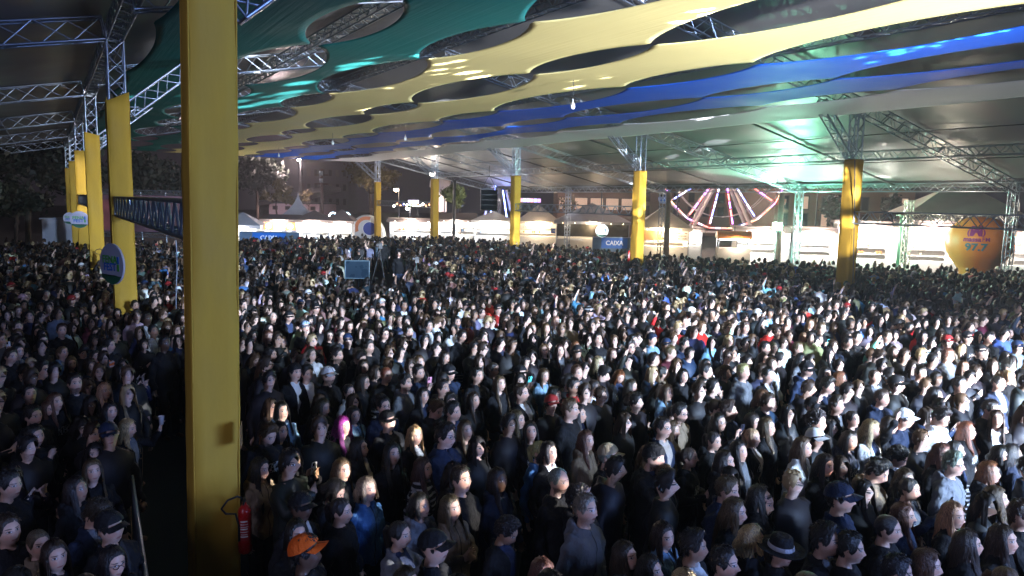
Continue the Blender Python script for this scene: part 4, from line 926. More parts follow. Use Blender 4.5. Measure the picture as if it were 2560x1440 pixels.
# ---- everyone farther back: one mass of simpler figures
LOD = {}; DEC = {}
def tri_arrays(me):
    me.calc_loop_triangles(); t = np.empty(len(me.loop_triangles) * 3, int); me.loop_triangles.foreach_get('vertices', t); return coords(me), t.reshape(-1, 3)
for lv, (nb, nh, ntp, ntr) in enumerate(((800, 300, 240, 40), (150, 70, 80, 16), (76, 34, 40, 8))):
    LOD[lv] = []
    for ci, pi_ in enumerate(((0, 's'), (1, 'q'), (2, 's'), (3, 's'), (4, 's'), (7, 'q'), (8, 'l'), (9, 'v'), (10, 'l'), (11, 'b'), (12, 'l'), (15, 'w'), (9, 't'), (13, 'l'), (5, 's'), (1, 'K'))):
        pr = PROTO[pi_[0]]; st = 'hoodie' if pi_[0] % 3 == 0 else 'jacket'
        parts = []
        hn = HS_[pi_[1]][0] if pi_[1] != 'K' else 'short'
        hb = HAIR[hn].copy(); hb.transform(pr['HM'])
        src = [(pr['body'], nb, 0), (hb, nh * (2 if hn in ('long', 'vlong', 'wavy', 'bob') else 1), 1), (pr['tops'][st], ntp, 2), (TROU, ntr, 3)]
        if pi_[1] == 'K':
            hb2 = HATS['cap'].copy(); hb2.transform(pr['HM']); hb3 = HATS['brim'].copy(); hb3.transform(pr['HM']); src += [(hb2, 80, 4), (hb3, 30, 4)]
        VV, TT, RO, HP = [], [], [], []; off = 0
        I = np.array(pr['HM'].inverted())
        for me, tgt, role in src:
            if hn in ('long', 'vlong', 'wavy', 'bob') and role == 1 and lv == 0:   # keep the cap, a stride of the strands
                bm = bmesh.new(); bm.from_mesh(me); isl = 56 * 22; bm.verts.ensure_lookup_table()
                rm = [v_ for v_ in bm.verts if v_.index >= isl and ((v_.index - isl) // 30) % 4]
                bmesh.ops.delete(bm, geom=rm, context='VERTS'); m2 = bpy.data.meshes.new('t'); bm.to_mesh(m2); bm.free(); me = m2
            ck = (ci, len(VV)); me = DEC.get(ck, me)
            d_ = DEC[ck] = decim(me, tgt, (lambda c: np.where(c[:, 2] > 1.44, 1.0, .02)) if role == 0 else None)
            v_, t_ = tri_arrays(d_); VV.append(v_); TT.append(t_ + off); off += len(v_); RO.append(np.full(len(t_), role))
            h_ = v_ @ I[:3, :3].T + I[:3, 3]; h_[(v_[:, 2] < 1.40) | (role != 0)] = 9; HP.append(h_)
        LOD[lv].append((np.concatenate(VV), np.concatenate(TT), np.concatenate(RO), np.concatenate(HP), pr['sex']))
spots_ = []; cell = defaultdict(list); rr = random.Random(5)
for a, b in used: cell[(int(a // .6), int(b // .6))].append((a, b))
def free2(x, y, d):
    cx, cy = int(x // .6), int(y // .6)
    return all((x - a) ** 2 + (y - b) ** 2 > d * d for i in (-1, 0, 1) for j in (-1, 0, 1) for a, b in cell.get((cx + i, cy + j), ()))
for i in range(60000):
    y = math.sqrt(rr.uniform(6.5 ** 2, 62 ** 2)); x = rr.uniform(-.78, .78) * y
    px, py = proj((x, y, 1.6))
    if not (-25 < px < 2585) or py < topline(px) or py > 1300 or blocked(px, py): continue
    if py > 830 and 600 < px: dmin = rr.uniform(.36, .58)
    else: dmin = rr.uniform(.32, .56) if y < 22 else rr.uniform(.38, .66)
    if free2(x, y, dmin): spots_.append((x, y)); cell[(int(x // .6), int(y // .6))].append((x, y))
VV, TT, CC, RR_, HH = [], [], [], [], []; off = 0
hcw_ = [HC[k][0] for k in 'kkkkkkddddbby']; tcw_ = [TC[k][0] for k in 'kkkkkkkkkkkknnnggwwweeurmd']
LODW = [1, 1, 1, .6, .5, .4, 1, 1, 1, .6, .5, .4, .8, .22, .22, .4]
for x, y in spots_:
    v, t, ro, hp, sex = rr.choices(LOD[0 if y < 20 else 1 if y < 34 else 2], LODW)[0]; s_ = (1.02 if sex == 'M' else .955) * rr.uniform(.95, 1.05)
    to = STAGE - Vector((x, y, 0)); yaw = math.atan2(to.y, to.x) + math.pi / 2 + rr.gauss(0, R(11 if y < 16 else 16))
    if y > 40 and rr.random() < .35: yaw += rr.uniform(1, 5)
    c_, sn = math.cos(yaw) * s_, math.sin(yaw) * s_
    M = np.array([[c_, -sn, rr.gauss(0, .04)], [sn, c_, rr.gauss(0, .04)], [0, 0, s_]]); VV.append(v @ M.T + np.array((x, y, 0))); TT.append(t + off); off += len(v); HH.append(hp); RR_.append(ro)
    sk = SKIN_C[rr.choices(['', 't', 'D'], (8, 2, .7))[0]]; j = rr.uniform(.85, 1.12); pal = np.array([tuple(k * j for k in sk), rr.choice(hcw_), tuple(min(.75, k * rr.uniform(.7, 1.3)) for k in rr.choice(tcw_ if y > 14 else tcw_[:14])), (.015, .016, .02), rr.choice(((.7, .7, .7), (.012, .012, .014), (.015, .03, .08), (.3, .02, .02)))])
    CC.append(pal[ro])
VV, TT, CC, RR_, HH = map(np.concatenate, (VV, TT, CC, RR_, HH))
me = bpy.data.meshes.new('crowd'); me.vertices.add(len(VV)); me.vertices.foreach_set('co', VV.ravel()); me.loops.add(TT.size); me.loops.foreach_set('vertex_index', TT.ravel())
me.polygons.add(len(TT)); me.polygons.foreach_set('loop_start', np.arange(0, TT.size, 3)); me.polygons.foreach_set('loop_total', np.full(len(TT), 3)); me.update(calc_edges=True)
me.polygons.foreach_set('use_smooth', [True] * len(TT))
a = me.attributes.new('tint', 'FLOAT_COLOR', 'FACE'); a.data.foreach_set('color', np.concatenate([CC, np.ones((len(CC), 1))], 1).ravel())
a = me.attributes.new('hp', 'FLOAT_VECTOR', 'POINT'); a.data.foreach_set('vector', HH.ravel())
a = me.attributes.new('role', 'FLOAT', 'FACE'); a.data.foreach_set('value', RR_.astype(float))
CRM, b, q = pmat('crowd', .6, .35)
tint = q.n('Attribute', attribute_name='tint').outputs['Color']; hp = q.n('Attribute', attribute_name='hp').outputs['Vector']; ro = q.n('Attribute', attribute_name='role').outputs['Fac']
nz = q.noise(q.n('TexCoord').outputs['Object'], 14, 3); base = q.mix(nz, q.mix(1.0, tint, (.6, .6, .6, 1), 'MULTIPLY'), q.mix(1.0, tint, (1.2, 1.2, 1.2, 1), 'MULTIPLY'))
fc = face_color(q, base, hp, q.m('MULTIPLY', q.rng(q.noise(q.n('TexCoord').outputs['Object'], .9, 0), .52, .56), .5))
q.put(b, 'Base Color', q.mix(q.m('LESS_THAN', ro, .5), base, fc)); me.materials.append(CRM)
tag(link('crowd', me), 'dense mass of people standing farther back under the tent', kind='stuff')
print('crowd', len(spots_), 'tris', len(TT))
CH = EYE; KS = K; BEFORE = set(bpy.data.objects)
# ------------------------------------------------------------------ small things on the tent
RED = mat('extinguisher_red', (.42, .012, .010), .3, 0, .08, 4); BLACKP = mat('black_plastic', (.015, .015, .016), .45, 0, .1); SIGNW = mat('sign_white', (.36, .35, .46), .5, 0, .05)
GRN = mat('print_green', (.05, .28, .04), .5, var=0); BLU = mat('print_blue', (.01, .10, .42), .5, var=0); DGRN = mat('print_dark_green', (.01, .10, .05), .5, var=0); WHT = mat('print_white', (.75, .75, .75), .5, var=0)
def text(name, body, size, m, parent=None, M=None, ext=.002, bold=.0, align='CENTER', sx=1.0):
    cu = bpy.data.curves.new('t', 'FONT'); cu.body = body; cu.size = size; cu.align_x = align; cu.align_y = 'CENTER'; cu.extrude = ext; cu.offset = bold; cu.resolution_u = 3
    ob = bpy.data.objects.new('t', cu); TS.collection.objects.link(ob); me = worked(ob); bpy.data.objects.remove(ob)
    me.transform(Matrix.Diagonal((sx, 1, 1, 1))); me.materials.clear(); me.materials.append(m)
    return link(name, me, parent, M=M)
UPR = Matrix.Rotation(math.pi / 2, 4, 'X')     # text plane (XY) stood upright, readable from -Y
def disc_sign(label, c, yaw, r, lit=False):
    e = thing('round_sign', label, 'sign', c, yaw, 'round hanging signs of the festival'); t = np.linspace(0, 2 * np.pi, 33)[:-1]
    m = SIGNW if not lit else mat('sign_lit', (.8, .8, .8), .5, var=0, emit=(.85, .95, 1), estr=2.2)
    q = MB(); q.add([(r * math.cos(a), y, r * math.sin(a)) for y in (-.02, .02) for a in t], [tuple(range(31, -1, -1)), tuple(range(32, 64))] + [(i, (i + 1) % 32, 32 + (i + 1) % 32, 32 + i) for i in range(32)]); q.build('disc', m, e)
    # green wave along the lower edge
    pts = [(r * .985 * math.cos(a), r * .985 * math.sin(a)) for a in np.linspace(math.pi * 1.17, math.pi * 1.80, 18)]; top = [(x, -.62 * r + .09 * r * math.sin(x / r * 3 + 1)) for x in np.linspace(pts[-1][0] * .98, pts[0][0] * .98, 12)]
    q = MB(); n = len(pts) + len(top); q.add([(x, -.0235, z) for x, z in pts + top], [tuple(range(n))]); q.build('green_band', DGRN, e)
    for sgn in (1,):
        text('lettering', 'FENA', r * .52, GRN, e, Matrix.Translation((-.12 * r, -.024, .20 * r)) @ UPR, .002, .012 * r)
        text('lettering', 'FEST', r * .52, BLU, e, Matrix.Translation((-.12 * r, -.024, -.16 * r)) @ UPR, .002, .012 * r)
        MB().box((.56 * r, -.023, .20 * r), (.16 * r, .004, .36 * r)).build('colour_block', BLU, e); MB().box((.56 * r, -.023, -.16 * r), (.16 * r, .004, .34 * r)).build('colour_block', GRN, e)
    return e
sg = disc_sign('oval-looking white sign facing sideways, hung on the second yellow pillar', P(281, 660, 14.6), R(-31), .42)
disc_sign('round white sign with green and blue lettering, hung before the narrow pillars', P(199, 549, 31), R(22), .36)
disc_sign('smaller round white sign half hidden behind its like, by the trees', P(175, 546, 40), R(22), .33)
c_ = P(1505, 577, 37.5); s1 = disc_sign('glowing round white sign hanging under a truss beam by the fair', c_, R(8), .33, True)
bar('hanging_wire', (0, 0, .33), (0, 0, 1.45), .006, ALU, s1)

# fire extinguisher and its notice on the near pillar
def extinguisher(label, c, yaw, s=1.0):
    e = thing('fire_extinguisher', label, 'fire extinguisher', c, yaw); e.scale = (s,) * 3
    MB().lathe([(.001, -.27), (.055, -.27), (.066, -.255), (.067, -.05), (.067, .15), (.060, .20), (.035, .235), (.022, .245), (.022, .27), (.001, .27)], 24).build('cylinder', RED, e, True)
    MB().lathe([(.0675, -.235), (.069, -.232), (.0675, -.229)], 24).build('foot_ring', RED, e, True); MB().lathe([(.064, .165), (.0675, .17), (.064, .178)], 24).build('shoulder_ring', RED, e, True)
    q = MB(); q.box((0, 0, .285), (.03, .03, .04)); q.box((0, -.04, .305), (.016, .10, .012), Matrix.Rotation(R(18), 3, 'X')); q.box((0, -.04, .275), (.016, .09, .01)); q.build('valve_handle', BLACKP, e)
    q = MB(); q.tube([(0, .02, .29), (-.06, -.03, .35), (-.15, -.07, .33), (-.21, -.08, .25), (-.17, -.07, .19), (-.08, -.045, .17), (-.05, -.055, .05), (-.05, -.06, -.12)], .011, 8); q.build('hose', BLACKP, e, True)
    V = np.array([[(.0682 * math.sin(a), -.0682 * math.cos(a), z) for a in np.linspace(-.75, .75, 9)] for z in (-.12, .10)])
    lb = MB().grid(V).build('label', mat('extinguisher_label', (.38, .03, .03), .4, var=0), e, True)
    for i in range(7):
        z = .08 - i * .027; w_ = .5 + .15 * ((i * 37) % 5) / 5
        MB().grid(np.array([[(.0694 * math.sin(a), -.0694 * math.cos(a), z + dz) for a in np.linspace(-w_, w_, 7)] for dz in (0, .006 if i % 3 else .014)])).build('print_line', WHT, lb)
    q = MB(); q.box((0, .07, .1), (.04, .03, .02)); q.build('bracket', DARKMETAL, e)
    return e
pc = un(L_U0, L_N); ex = extinguisher('red fire extinguisher hung on the side of the widest yellow pillar', P(612, 1318, 6.1), R(14), .86)
extinguisher('small red fire extinguisher at the foot of the third yellow pillar', P(257, 648, 24.3), R(10))
extinguisher('red fire extinguisher at the foot of the pillar by the ferris wheel', P(1572, 640, 33.6), R(0))
e = thing('notice_plate', 'small square notice plate sticking out from the widest pillar', 'sign', P(603, 1088, 6.12), R(106))
MB().box((0, 0, 0), (.17, .005, .20)).build('plate', mat('notice_red', (.20, .10, .04), .5, var=0), e); MB().box((0, .004, 0), (.13, .003, .15)).build('print', WHT, e)

# hanging lamps under the cloth
BULB = mat('bulb_glass', (.75, .78, .8), .2, var=0); SOCK = mat('bulb_socket', (.5, .5, .5), .4, .3, 0)
for lab, px, py, z in (('white hanging bulb under the blue cloth, largest of the four', 1432, 262, 6.35), ('hanging bulb below the yellow and blue edge', 1013, 345, 6.5), ('small hanging bulb under the far yellow cloth', 832, 357, 6.5), ('tiny hanging bulb at the far end of the cloth', 697, 388, 6.5)):
    c = PZ(px, py, z); e = thing('hanging_bulb', lab, 'lamp', c, 0, 'bulbs hanging from the cloth'); s_ = .68
    MB().lathe([(.001, -.16 * s_), (.05 * s_, -.15 * s_), (.085 * s_, -.09 * s_), (.085 * s_, -.04 * s_), (.07 * s_, .0)], 16).build('glass', BULB, e, True)
    MB().lathe([(.088 * s_, -.005), (.088 * s_, .03 * s_), (.05 * s_, .08 * s_), (.03 * s_, .12 * s_), (.012, .22 * s_)], 16).build('socket', SOCK, e, True); bar('cord', (0, 0, .2), (0, 0, 6.95 - z), .008, BLACKP, e)

# flown speaker
c = P(1222, 500, 47); e = thing('hanging_speaker', 'dark stack of loudspeaker boxes hanging over the far crowd', 'speaker', c, R(4))
for i in range(4):
    z = .5 - i * .33; M = Matrix.Rotation(R(-3 * i), 3, 'X'); q = MB(); q.box((0, .02 * i, z), (1.08, .75, .32), M); bx = q.build('cabinet', BLACKP, e)
    q = MB(); q.box((0, .02 * i - .385, z), (1.0, .02, .27), M); q.build('grille', mat('speaker_grille', (.004, .006, .009), .9, var=.3, vscale=30, spec=.1), bx)
q = MB(); q.box((0, 0, .72), (1.0, .5, .08)); q.build('flying_bar', DARKMETAL, e)
for sx in (-1, 1): bar('rigging_wire', (sx * .45, 0, .75), (0, 0, 1.6), .015, DARKMETAL, e)
bar('rigging_wire', (0, 0, 1.6), (0, 0, 2.2), .015, DARKMETAL, e)
# ropes
for lab, a, b, r in (('thin white cord hanging beside the widest pillar', P(440, 600, 12), P(442, 772, 12), .008), ('grey pole rope hanging next to the stout far pillar', P(2137, 400, 24.8), P(2133, 722, 24.8), .016)):
    q = MB(); q.tube([a.lerp(b, t) + Vector((.012 * math.sin(t * 5), 0, 0)) for t in np.linspace(0, 1, 9)], r, 6); tag(q.build('hanging_rope', mat('rope_white' if r < .01 else 'rope_grey', (.6, .62, .65) if r < .01 else (.12, .11, .10), .7), None, True), lab, 'rope')
# red pole by the narrow pillar
q = MB(); a = un(L_U0 + 3 * BAY - .4, L_N + .28); q.tube([a, a + Vector((0, 0, 7.2))], .05, 10); tag(q.build('red_pole', mat('pole_red', (.45, .08, .03), .5)), 'slim red pole standing against the narrow yellow pillar', 'pole')
# crowd barrier along the cleared walkway
pa, pb = PZ(300, 985, 1.08), PZ(372, 1500, 1.08); e = thing('crowd_barrier', 'metal crowd barrier rail beside the dark walkway', 'barrier', (pa.x, pa.y, 0)); o_ = Vector((pa.x, pa.y, 0)); n_ = 14
bar('top_rail', pa - o_, pb - o_, .022, ALU, e); bar('bottom_rail', pa - o_ - Vector((0, 0, .9)), pb - o_ - Vector((0, 0, .9)), .018, ALU, e)
for i in range(n_ * 2 + 1):
    t = i / (2 * n_); v_ = pa.lerp(pb, t) - o_; bar('upright', (v_.x, v_.y, .0 if i % 7 == 0 else .18), (v_.x, v_.y, 1.08), .018 if i % 7 == 0 else .008, ALU, e)

# ------------------------------------------------------------------ camera riser with crew
rc = PZ(935, 672, 1.1); RZ = .5; rc.z = 0; rc.y = 26.5; rc.x = P(945, 640, 26.5).x
e = thing('camera_riser', 'dark platform for the camera crew rising out of the crowd', 'platform', rc, R(12)); q = MB(); q.box((0, 0, RZ - .05), (3.0, 1.6, .1)); q.build('deck', BLACKP, e)
q = MB(); q.box((0, -.81, RZ / 2 - .06), (3.0, .03, RZ - .14)); q.build('skirt', mat('black_cloth', (.012, .012, .014), .9, var=.3), e)
for sx in (-1, 1):
    for sy in (-1, 1): bar('leg', (sx * 1.4, sy * .7, 0), (sx * 1.4, sy * .7, RZ - .1), .03, ALU, e)
c = P(893, 680, 23.5); e = thing('monitor_frame', 'square panel with pale blue frame in front of the camera riser', 'screen', (c.x, c.y, 0), R(6))
q = MB(); q.box((0, .02, 1.62), (.76, .03, .56)); q.build('panel', mat('monitor_panel', (.012, .03, .05), .3, var=.2), e); FRM = mat('frame_pale', (.12, .18, .22), .4, .2, .05)
for a, b in (((-.39, 0, 1.33), (-.39, 0, 1.91)), ((.39, 0, 1.33), (.39, 0, 1.91)), ((-.39, 0, 1.91), (.39, 0, 1.91)), ((-.39, 0, 1.33), (.39, 0, 1.33))): bar('frame_bar', a, b, .02, FRM, e)
for sx in (-1, 1): bar('leg', (sx * .39, .03, 0), (sx * .39, .03, 1.33), .02, DARKMETAL, e)
def tripod(label, c, yaw, h):
    e = thing('video_camera', label, 'camera', c, yaw, 'video cameras of the crew')
    q = MB(); q.box((0, 0, h + .12), (.14, .36, .2)); bd = q.build('camera_body', BLACKP, e); q = MB(); q.tube([(0, -.18, h + .13), (0, -.36, h + .13), (0, -.42, h + .13)], [.05, .055, .075], 14); q.build('lens', BLACKP, bd, True)
    q = MB(); q.box((0, -.02, h + .27), (.03, .22, .03)); q.box((.11, .12, h + .16), (.08, .06, .07)); q.build('viewfinder', BLACKP, bd)
    bar('pan_handle', (0, .1, h), (.12, .5, h - .15), .012, ALU, e); bar('column', (0, 0, h - .4), (0, 0, h + .02), .035, BLACKP, e)
    for a in (0, 2.1, 4.2): bar('leg', (0, 0, h - .05), (.42 * math.cos(a), .42 * math.sin(a), 0), .018, DARKMETAL, e)
tripod('video camera on tripod at the top of the camera riser', Vector((P(950, 640, 26.3).x, 26.3, RZ)), R(195), 1.62)
tripod('video camera on tripod beside the camera riser', Vector((P(1040, 640, 25).x, 25, 0)), R(200), 1.75)
tripod('second video camera on tripod beside the leafy tree pillar', Vector((P(905, 640, 26.6).x, 26.6, RZ)), R(190), 1.35)

# ------------------------------------------------------------------ the fair behind the tent
def bulb_row(q, pts, r):
    for p in pts: q.sphere(p, r, 8, 6)
CREAM = mat('canvas_cream', (.62, .58, .54), .7, 0, .12, 1.5, .2, 3); BROWN = mat('canvas_brown', (.16, .12, .11), .75, 0, .15, 1.5); GREYC = mat('canvas_grey', (.30, .31, .36), .7, 0, .15, 1.2); PANEL = mat('white_panel', (.78, .77, .75), .6, 0, .06)
ORNG = mat('print_orange', (.75, .22, .05), .6, 0, .15, 4); TANB = mat('banner_tan', (.42, .24, .10), .7, 0, .25, 1.5, .5, 2); DBAN = mat('banner_dark', (.05, .045, .035), .6, 0, .5, 2.5)
BULBW = glow('bulb_white', (1, .93, .82), 55); BULBY = glow('bulb_warm', (1, .70, .38), 45); LBOX = mat('lightbox_white', (.8, .78, .75), .5, 0, 0, emit=(1, .96, .9), estr=1.5)
LBOXO = mat('lightbox_orange', (.8, .25, .08), .5, 0, 0, emit=(1, .30, .10), estr=1.1)
def stall(label, px0, px1, D, z_eave, roof='pyramid', depth=3.0, rm=None, warm=False, power=500, fascia=.45, panels=('w',), lightbox=True, counter=PANEL, peak=1.0, bulbs=True):
    a, b = P(px0, 560, D), P(px1, 560, D); W = b.x - a.x; c = Vector(((a.x + b.x) / 2, D, 0)); yaw = math.atan2(-c.x, c.y) * .55
    e = thing('market_stall', label, 'stall', c, yaw, 'lit stalls of the fair'); h = W / 2; rm = rm or BROWN
    q = MB(); o = .25
    if roof == 'pyramid':
        q.add([(-h - o, -o, z_eave), (h + o, -o, z_eave), (h + o, depth + o, z_eave), (-h - o, depth + o, z_eave), (0, depth / 2, z_eave + peak)], [(0, 1, 4), (1, 2, 4), (2, 3, 4), (3, 0, 4)])
    elif roof == 'spire':
        V = []
        for t in np.linspace(0, 1, 10):
            s_ = (1 - t) ** 2.2 * .97 + .03 * (1 - t); V.append([(x * (h + o) * s_, depth / 2 + y * (depth / 2 + o) * s_, z_eave + peak * t) for x, y in ((-1, -1), (0, -1), (1, -1), (1, 0), (1, 1), (0, 1), (-1, 1), (-1, 0))])
        q.grid(np.array(V), True)
    elif roof == 'gable':
        q.add([(-h - o, -o, z_eave), (h + o, -o, z_eave), (h + o, depth / 2, z_eave + peak), (-h - o, depth / 2, z_eave + peak), (-h - o, depth + o, z_eave), (h + o, depth + o, z_eave)], [(0, 1, 2, 3), (3, 2, 5, 4), (0, 3, 4), (1, 5, 2)])
    else: q.box((0, depth / 2, z_eave + .08), (W + .3, depth + .3, .16))
    q.build('roof', rm, e)
    q = MB(); q.box((0, -o - .01, z_eave - .1), (W + 2 * o, .012, .22)); q.build('valance', rm, e)
    for sx in (-1, 1):
        for y in (0, depth): bar('post', (sx * h, y, 0), (sx * h, y, z_eave), .035, ALU, e)
    q = MB(); q.box((0, depth - .03, z_eave / 2), (W, .04, z_eave - .05)); q.build('back_wall', PANEL, e)
    for sx in (-1, 1): q = MB(); q.box((sx * (h - .03), depth / 2, z_eave / 2), (.04, depth - .1, z_eave - .1)); q.build('side_wall', PANEL, e)
    q = MB(); q.box((0, .1, .5), (W - .1, .5, 1.0)); q.build('counter', counter, e)
    n = len(panels); 
    for i, k in enumerate(panels):
        w_ = W / n; x = -h + w_ * (i + .5); m = {'w': LBOX if lightbox else PANEL, 'o': LBOXO if lightbox else ORNG, 't': TANB, 'd': DBAN}[k]
        q = MB(); q.box((x, -.08, z_eave - .22 - fascia / 2), (w_ - .06, .05, fascia)); fp = q.build('sign_panel', m, e)
        if k == 'o':
            t = np.linspace(0, 2 * np.pi, 17)[:-1]; q = MB(); r_ = fascia * .36; q.add([(x + r_ * math.cos(s_), -.11, z_eave - .22 - fascia / 2 + r_ * math.sin(s_)) for s_ in t], [tuple(range(15, -1, -1))]); q.build('emblem', LBOX, fp)
        elif k == 'w':
            rr_ = random.Random(int(px0) + i); q = MB(); zc = z_eave - .22 - fascia / 2
            for j in range(3):
                xx = x - w_ * .42
                while xx < x + w_ * .36:
                    l_ = rr_.uniform(.08, .28)
                    if rr_.random() < .6: q.box((xx + l_ / 2, -.108, zc + (1 - j) * fascia * .28), (l_ * .8, .004, fascia * .07))
                    xx += l_
            if q.v: q.build('sign_print', mat('sign_print', (.25, .12, .08), .6, var=0), fp)
    # shelves with goods
    q = MB(); rr_ = random.Random(int(px0 * 3 + D))
    for z in (1.15, 1.55):
        if z < z_eave - .6: q.box((0, depth - .25, z), (W - .4, .3, .03))
    q.build('shelf', PANEL, e)
    q = MB()
    for i in range(int(W * 3)):
        q.box((rr_.uniform(-h + .3, h - .3), depth - .25, rr_.choice((1.27, 1.67))), (rr_.uniform(.1, .25), .15, rr_.uniform(.12, .22)))
    tag(q.build('goods', mat('goods_' + str(rr_.randint(0, 3)), rr_.choice(((.5, .2, .06), (.2, .3, .5), (.5, .42, .3), (.35, .05, .05))), .6, 0, .5, 3), e), kind='stuff')
    nb = max(2, int(W / .9))
    for i in range(nb if bulbs else 0):
        q = MB(); q.sphere((-h + W * (i + .5) / nb, -.22, z_eave - .14), .055, 8, 6); q.build('bulb', BULBY if warm else BULBW, e)
    power *= 1.35; col = (1, .74, .46) if warm else (1, .93, .84); M = Matrix.Translation(c) @ Matrix.Rotation(yaw, 4, 'Z')
    point('stall_lamp', M @ Vector((0, depth * .45, z_eave - .35)), power * W / 3, col, .25); point('stall_lamp', M @ Vector((0, -.6, z_eave - .25)), power * .5 * W / 3, col, .2)
    return e
stall('grey tent stall at the edge beside the widest pillar', 560, 640, 50, 1.95, 'pyramid', rm=GREYC, peak=.9, power=260, panels=('w',))
stall('stall with orange lightbox signs below the pointed tent', 660, 738, 56, 2.25, 'gable', panels=('o', 'w', 'o'), peak=.35, fascia=.62, power=520)
stall('stall with tall pointed tent roof', 700, 780, 60, 2.2, 'spire', rm=GREYC, peak=2.4, panels=('w',), power=300)
stall('white lit stall with printed price boards', 742, 820, 56, 2.25, 'pyramid', panels=('w', 'w'), peak=.75, fascia=.7, power=650)
stall('white lit stall beside the inflatable arch', 822, 878, 56.5, 2.2, 'pyramid', panels=('w',), peak=.9, fascia=.7, power=650)
stall('bright stall between the inflatable arch and the leafy-tree pillar', 975, 1085, 64, 2.2, 'flat', panels=('w', 'w', 'w'), power=620)
stall('bright stall behind the leafy tree', 1095, 1185, 64, 2.3, 'gable', rm=BROWN, panels=('w', 'w'), peak=.6, power=620)
stall('stall under the blue neon ride', 1185, 1280, 62, 2.35, 'pyramid', rm=CREAM, panels=('w', 'w'), peak=.8, power=560)
stall('white peaked tent stall with warm bulbs', 1298, 1395, 64, 2.3, 'pyramid', rm=CREAM, warm=True, peak=1.5, power=520, panels=('w',), lightbox=False)
stall('wide grey tent stall with long dark banner and string of bulbs', 1392, 1572, 61, 2.45, 'pyramid', rm=GREYC, warm=True, peak=1.6, power=180, panels=('d',), lightbox=False, fascia=1.05, depth=5)
stall('white tent stall with tan banner beside the ferris wheel', 1598, 1722, 52, 2.35, 'pyramid', rm=CREAM, warm=True, peak=1.5, power=620, panels=('t', 'w'), lightbox=False, fascia=.7)
stall('small stall with printed white board under the ferris wheel', 1722, 1756, 54, 2.2, 'flat', panels=('w',), power=600, fascia=.8)
stall('blazing white stall beside the green floodlight', 1848, 1975, 46, 2.55, 'flat', panels=('w', 'w'), power=1300, fascia=.6)
stall('white stall with orange lightboxes behind the bare tower', 1990, 2100, 45, 2.6, 'flat', panels=('w', 'o', 'w'), power=1200, fascia=.55)
stall('large white stall with orange counter behind the stout pillar', 2112, 2245, 43, 3.1, 'flat', panels=('w', 'o', 'w', 'w'), power=1300, fascia=.8)
stall('white stall beside the orange balloon', 2275, 2400, 42, 3.2, 'flat', panels=('w', 'o', 'w'), power=1500, fascia=.7, counter=PANEL)
stall('orange-lit stall at the picture edge past the balloon', 2520, 2640, 40, 2.9, 'flat', panels=('o', 'w'), power=800, fascia=.6)

# printed barriers
def banner(label, px0, px1, py0, py1, D, txt):
    a, b = P(px0, py0, D), P(px1, py1, D); W = b.x - a.x; e = thing('barrier_banner', label, 'banner', ((a.x + b.x) / 2, D, 0)); zt, zb = a.z, max(.1, b.z - .4)
    q = MB(); q.box((0, 0, (zt + zb) / 2), (W, .02, zt - zb)); q.build('sheet', mat('banner_blue_grey', (.10, .16, .24), .6, 0, .3, 2), e)
    hh = (zt - zb) * .72; wt = min(W * .6, hh * 3.2); q = MB(); q.box((0, -.014, zt - hh * .55), (wt, .008, hh)); q.build('blue_field', mat('caixa_blue', (.01, .11, .42), .5, var=0), e)
    t_ = text('lettering', txt, hh * .60, WHT, e, Matrix.Translation((0, -.022, zt - hh * .55)) @ UPR, .002, .012, sx=.95)
    for x in np.linspace(-W / 2, W / 2, 4): bar('post', (x, .03, 0), (x, .03, zt + .03), .025, ALU, e)
    bar('top_rail', (-W / 2, .03, zt + .02), (W / 2, .03, zt + .02), .025, ALU, e)
banner('pale blue barrier banner lettered CAIXA below the orange lightboxes', 598, 748, 579, 603, 46, 'CAIXA'); banner('dark barrier with blue CAIXA banner under the glowing round sign', 1482, 1590, 593, 616, 50, 'CAIXA')
c = P(1385, 577, 63); e = thing('small_sign', 'small blue sign lettered CAI beside the warm tent', 'sign', P(1383, 577, 60)); MB().box((0, 0, 0), (.36, .02, .40)).build('plate', MATS['caixa_blue'], e); text('lettering', 'CAI', .2, WHT, e, Matrix.Translation((0, -.014, 0)) @ UPR, .002, .004)

# orange advertising balloon
c = P(2448, 606, 36); BO = mat('balloon_orange', (.72, .27, .06), .42, 0, .08, .8); PUR = mat('print_purple', (.22, .03, .22), .5, var=0); TEAL = mat('print_teal', (.05, .20, .28), .5, var=0)
e = thing('advertising_balloon', 'big orange inflatable balloon lettered massaFM 97.7', 'balloon', (c.x, c.y, 0), math.atan2(-c.x, c.y) * -1 * -1)
prof = [(.02, 3.70), (.45, 3.66), (.9, 3.5), (1.22, 3.22), (1.42, 2.85), (1.48, 2.42), (1.42, 2.0), (1.22, 1.6), (.95, 1.25), (.78, .95), (.72, .55), (.72, .05)]
V = []
for r_, z in prof: V.append([((r_ * (1 + .006 * math.cos(12 * t))) * math.cos(t), (r_ * (1 + .006 * math.cos(12 * t))) * math.sin(t), z) for t in np.linspace(0, 2 * np.pi, 49)[:-1]])
env = MB().grid(np.array(V), True).build('envelope', BO, e, True); MB().lathe([(.74, 0), (.74, .35), (.73, .36)], 32).build('base_band', mat('balloon_base', (.15, .02, .03), .5), e)
def wrap(o):                                           # lay flat print on the balloon's skin
    me = o.data; co = coords(me); out = []
    for x, y, z in co:
        zz = z; r_ = np.interp(-zz, [-p[1] for p in prof], [p[0] for p in prof]) + .022 + (.002 if y > 0 else 0); a = -math.pi / 2 + x / 1.45; out.append((r_ * math.cos(a), r_ * math.sin(a), zz))
    me.vertices.foreach_set('co', np.array(out).ravel()); me.update()
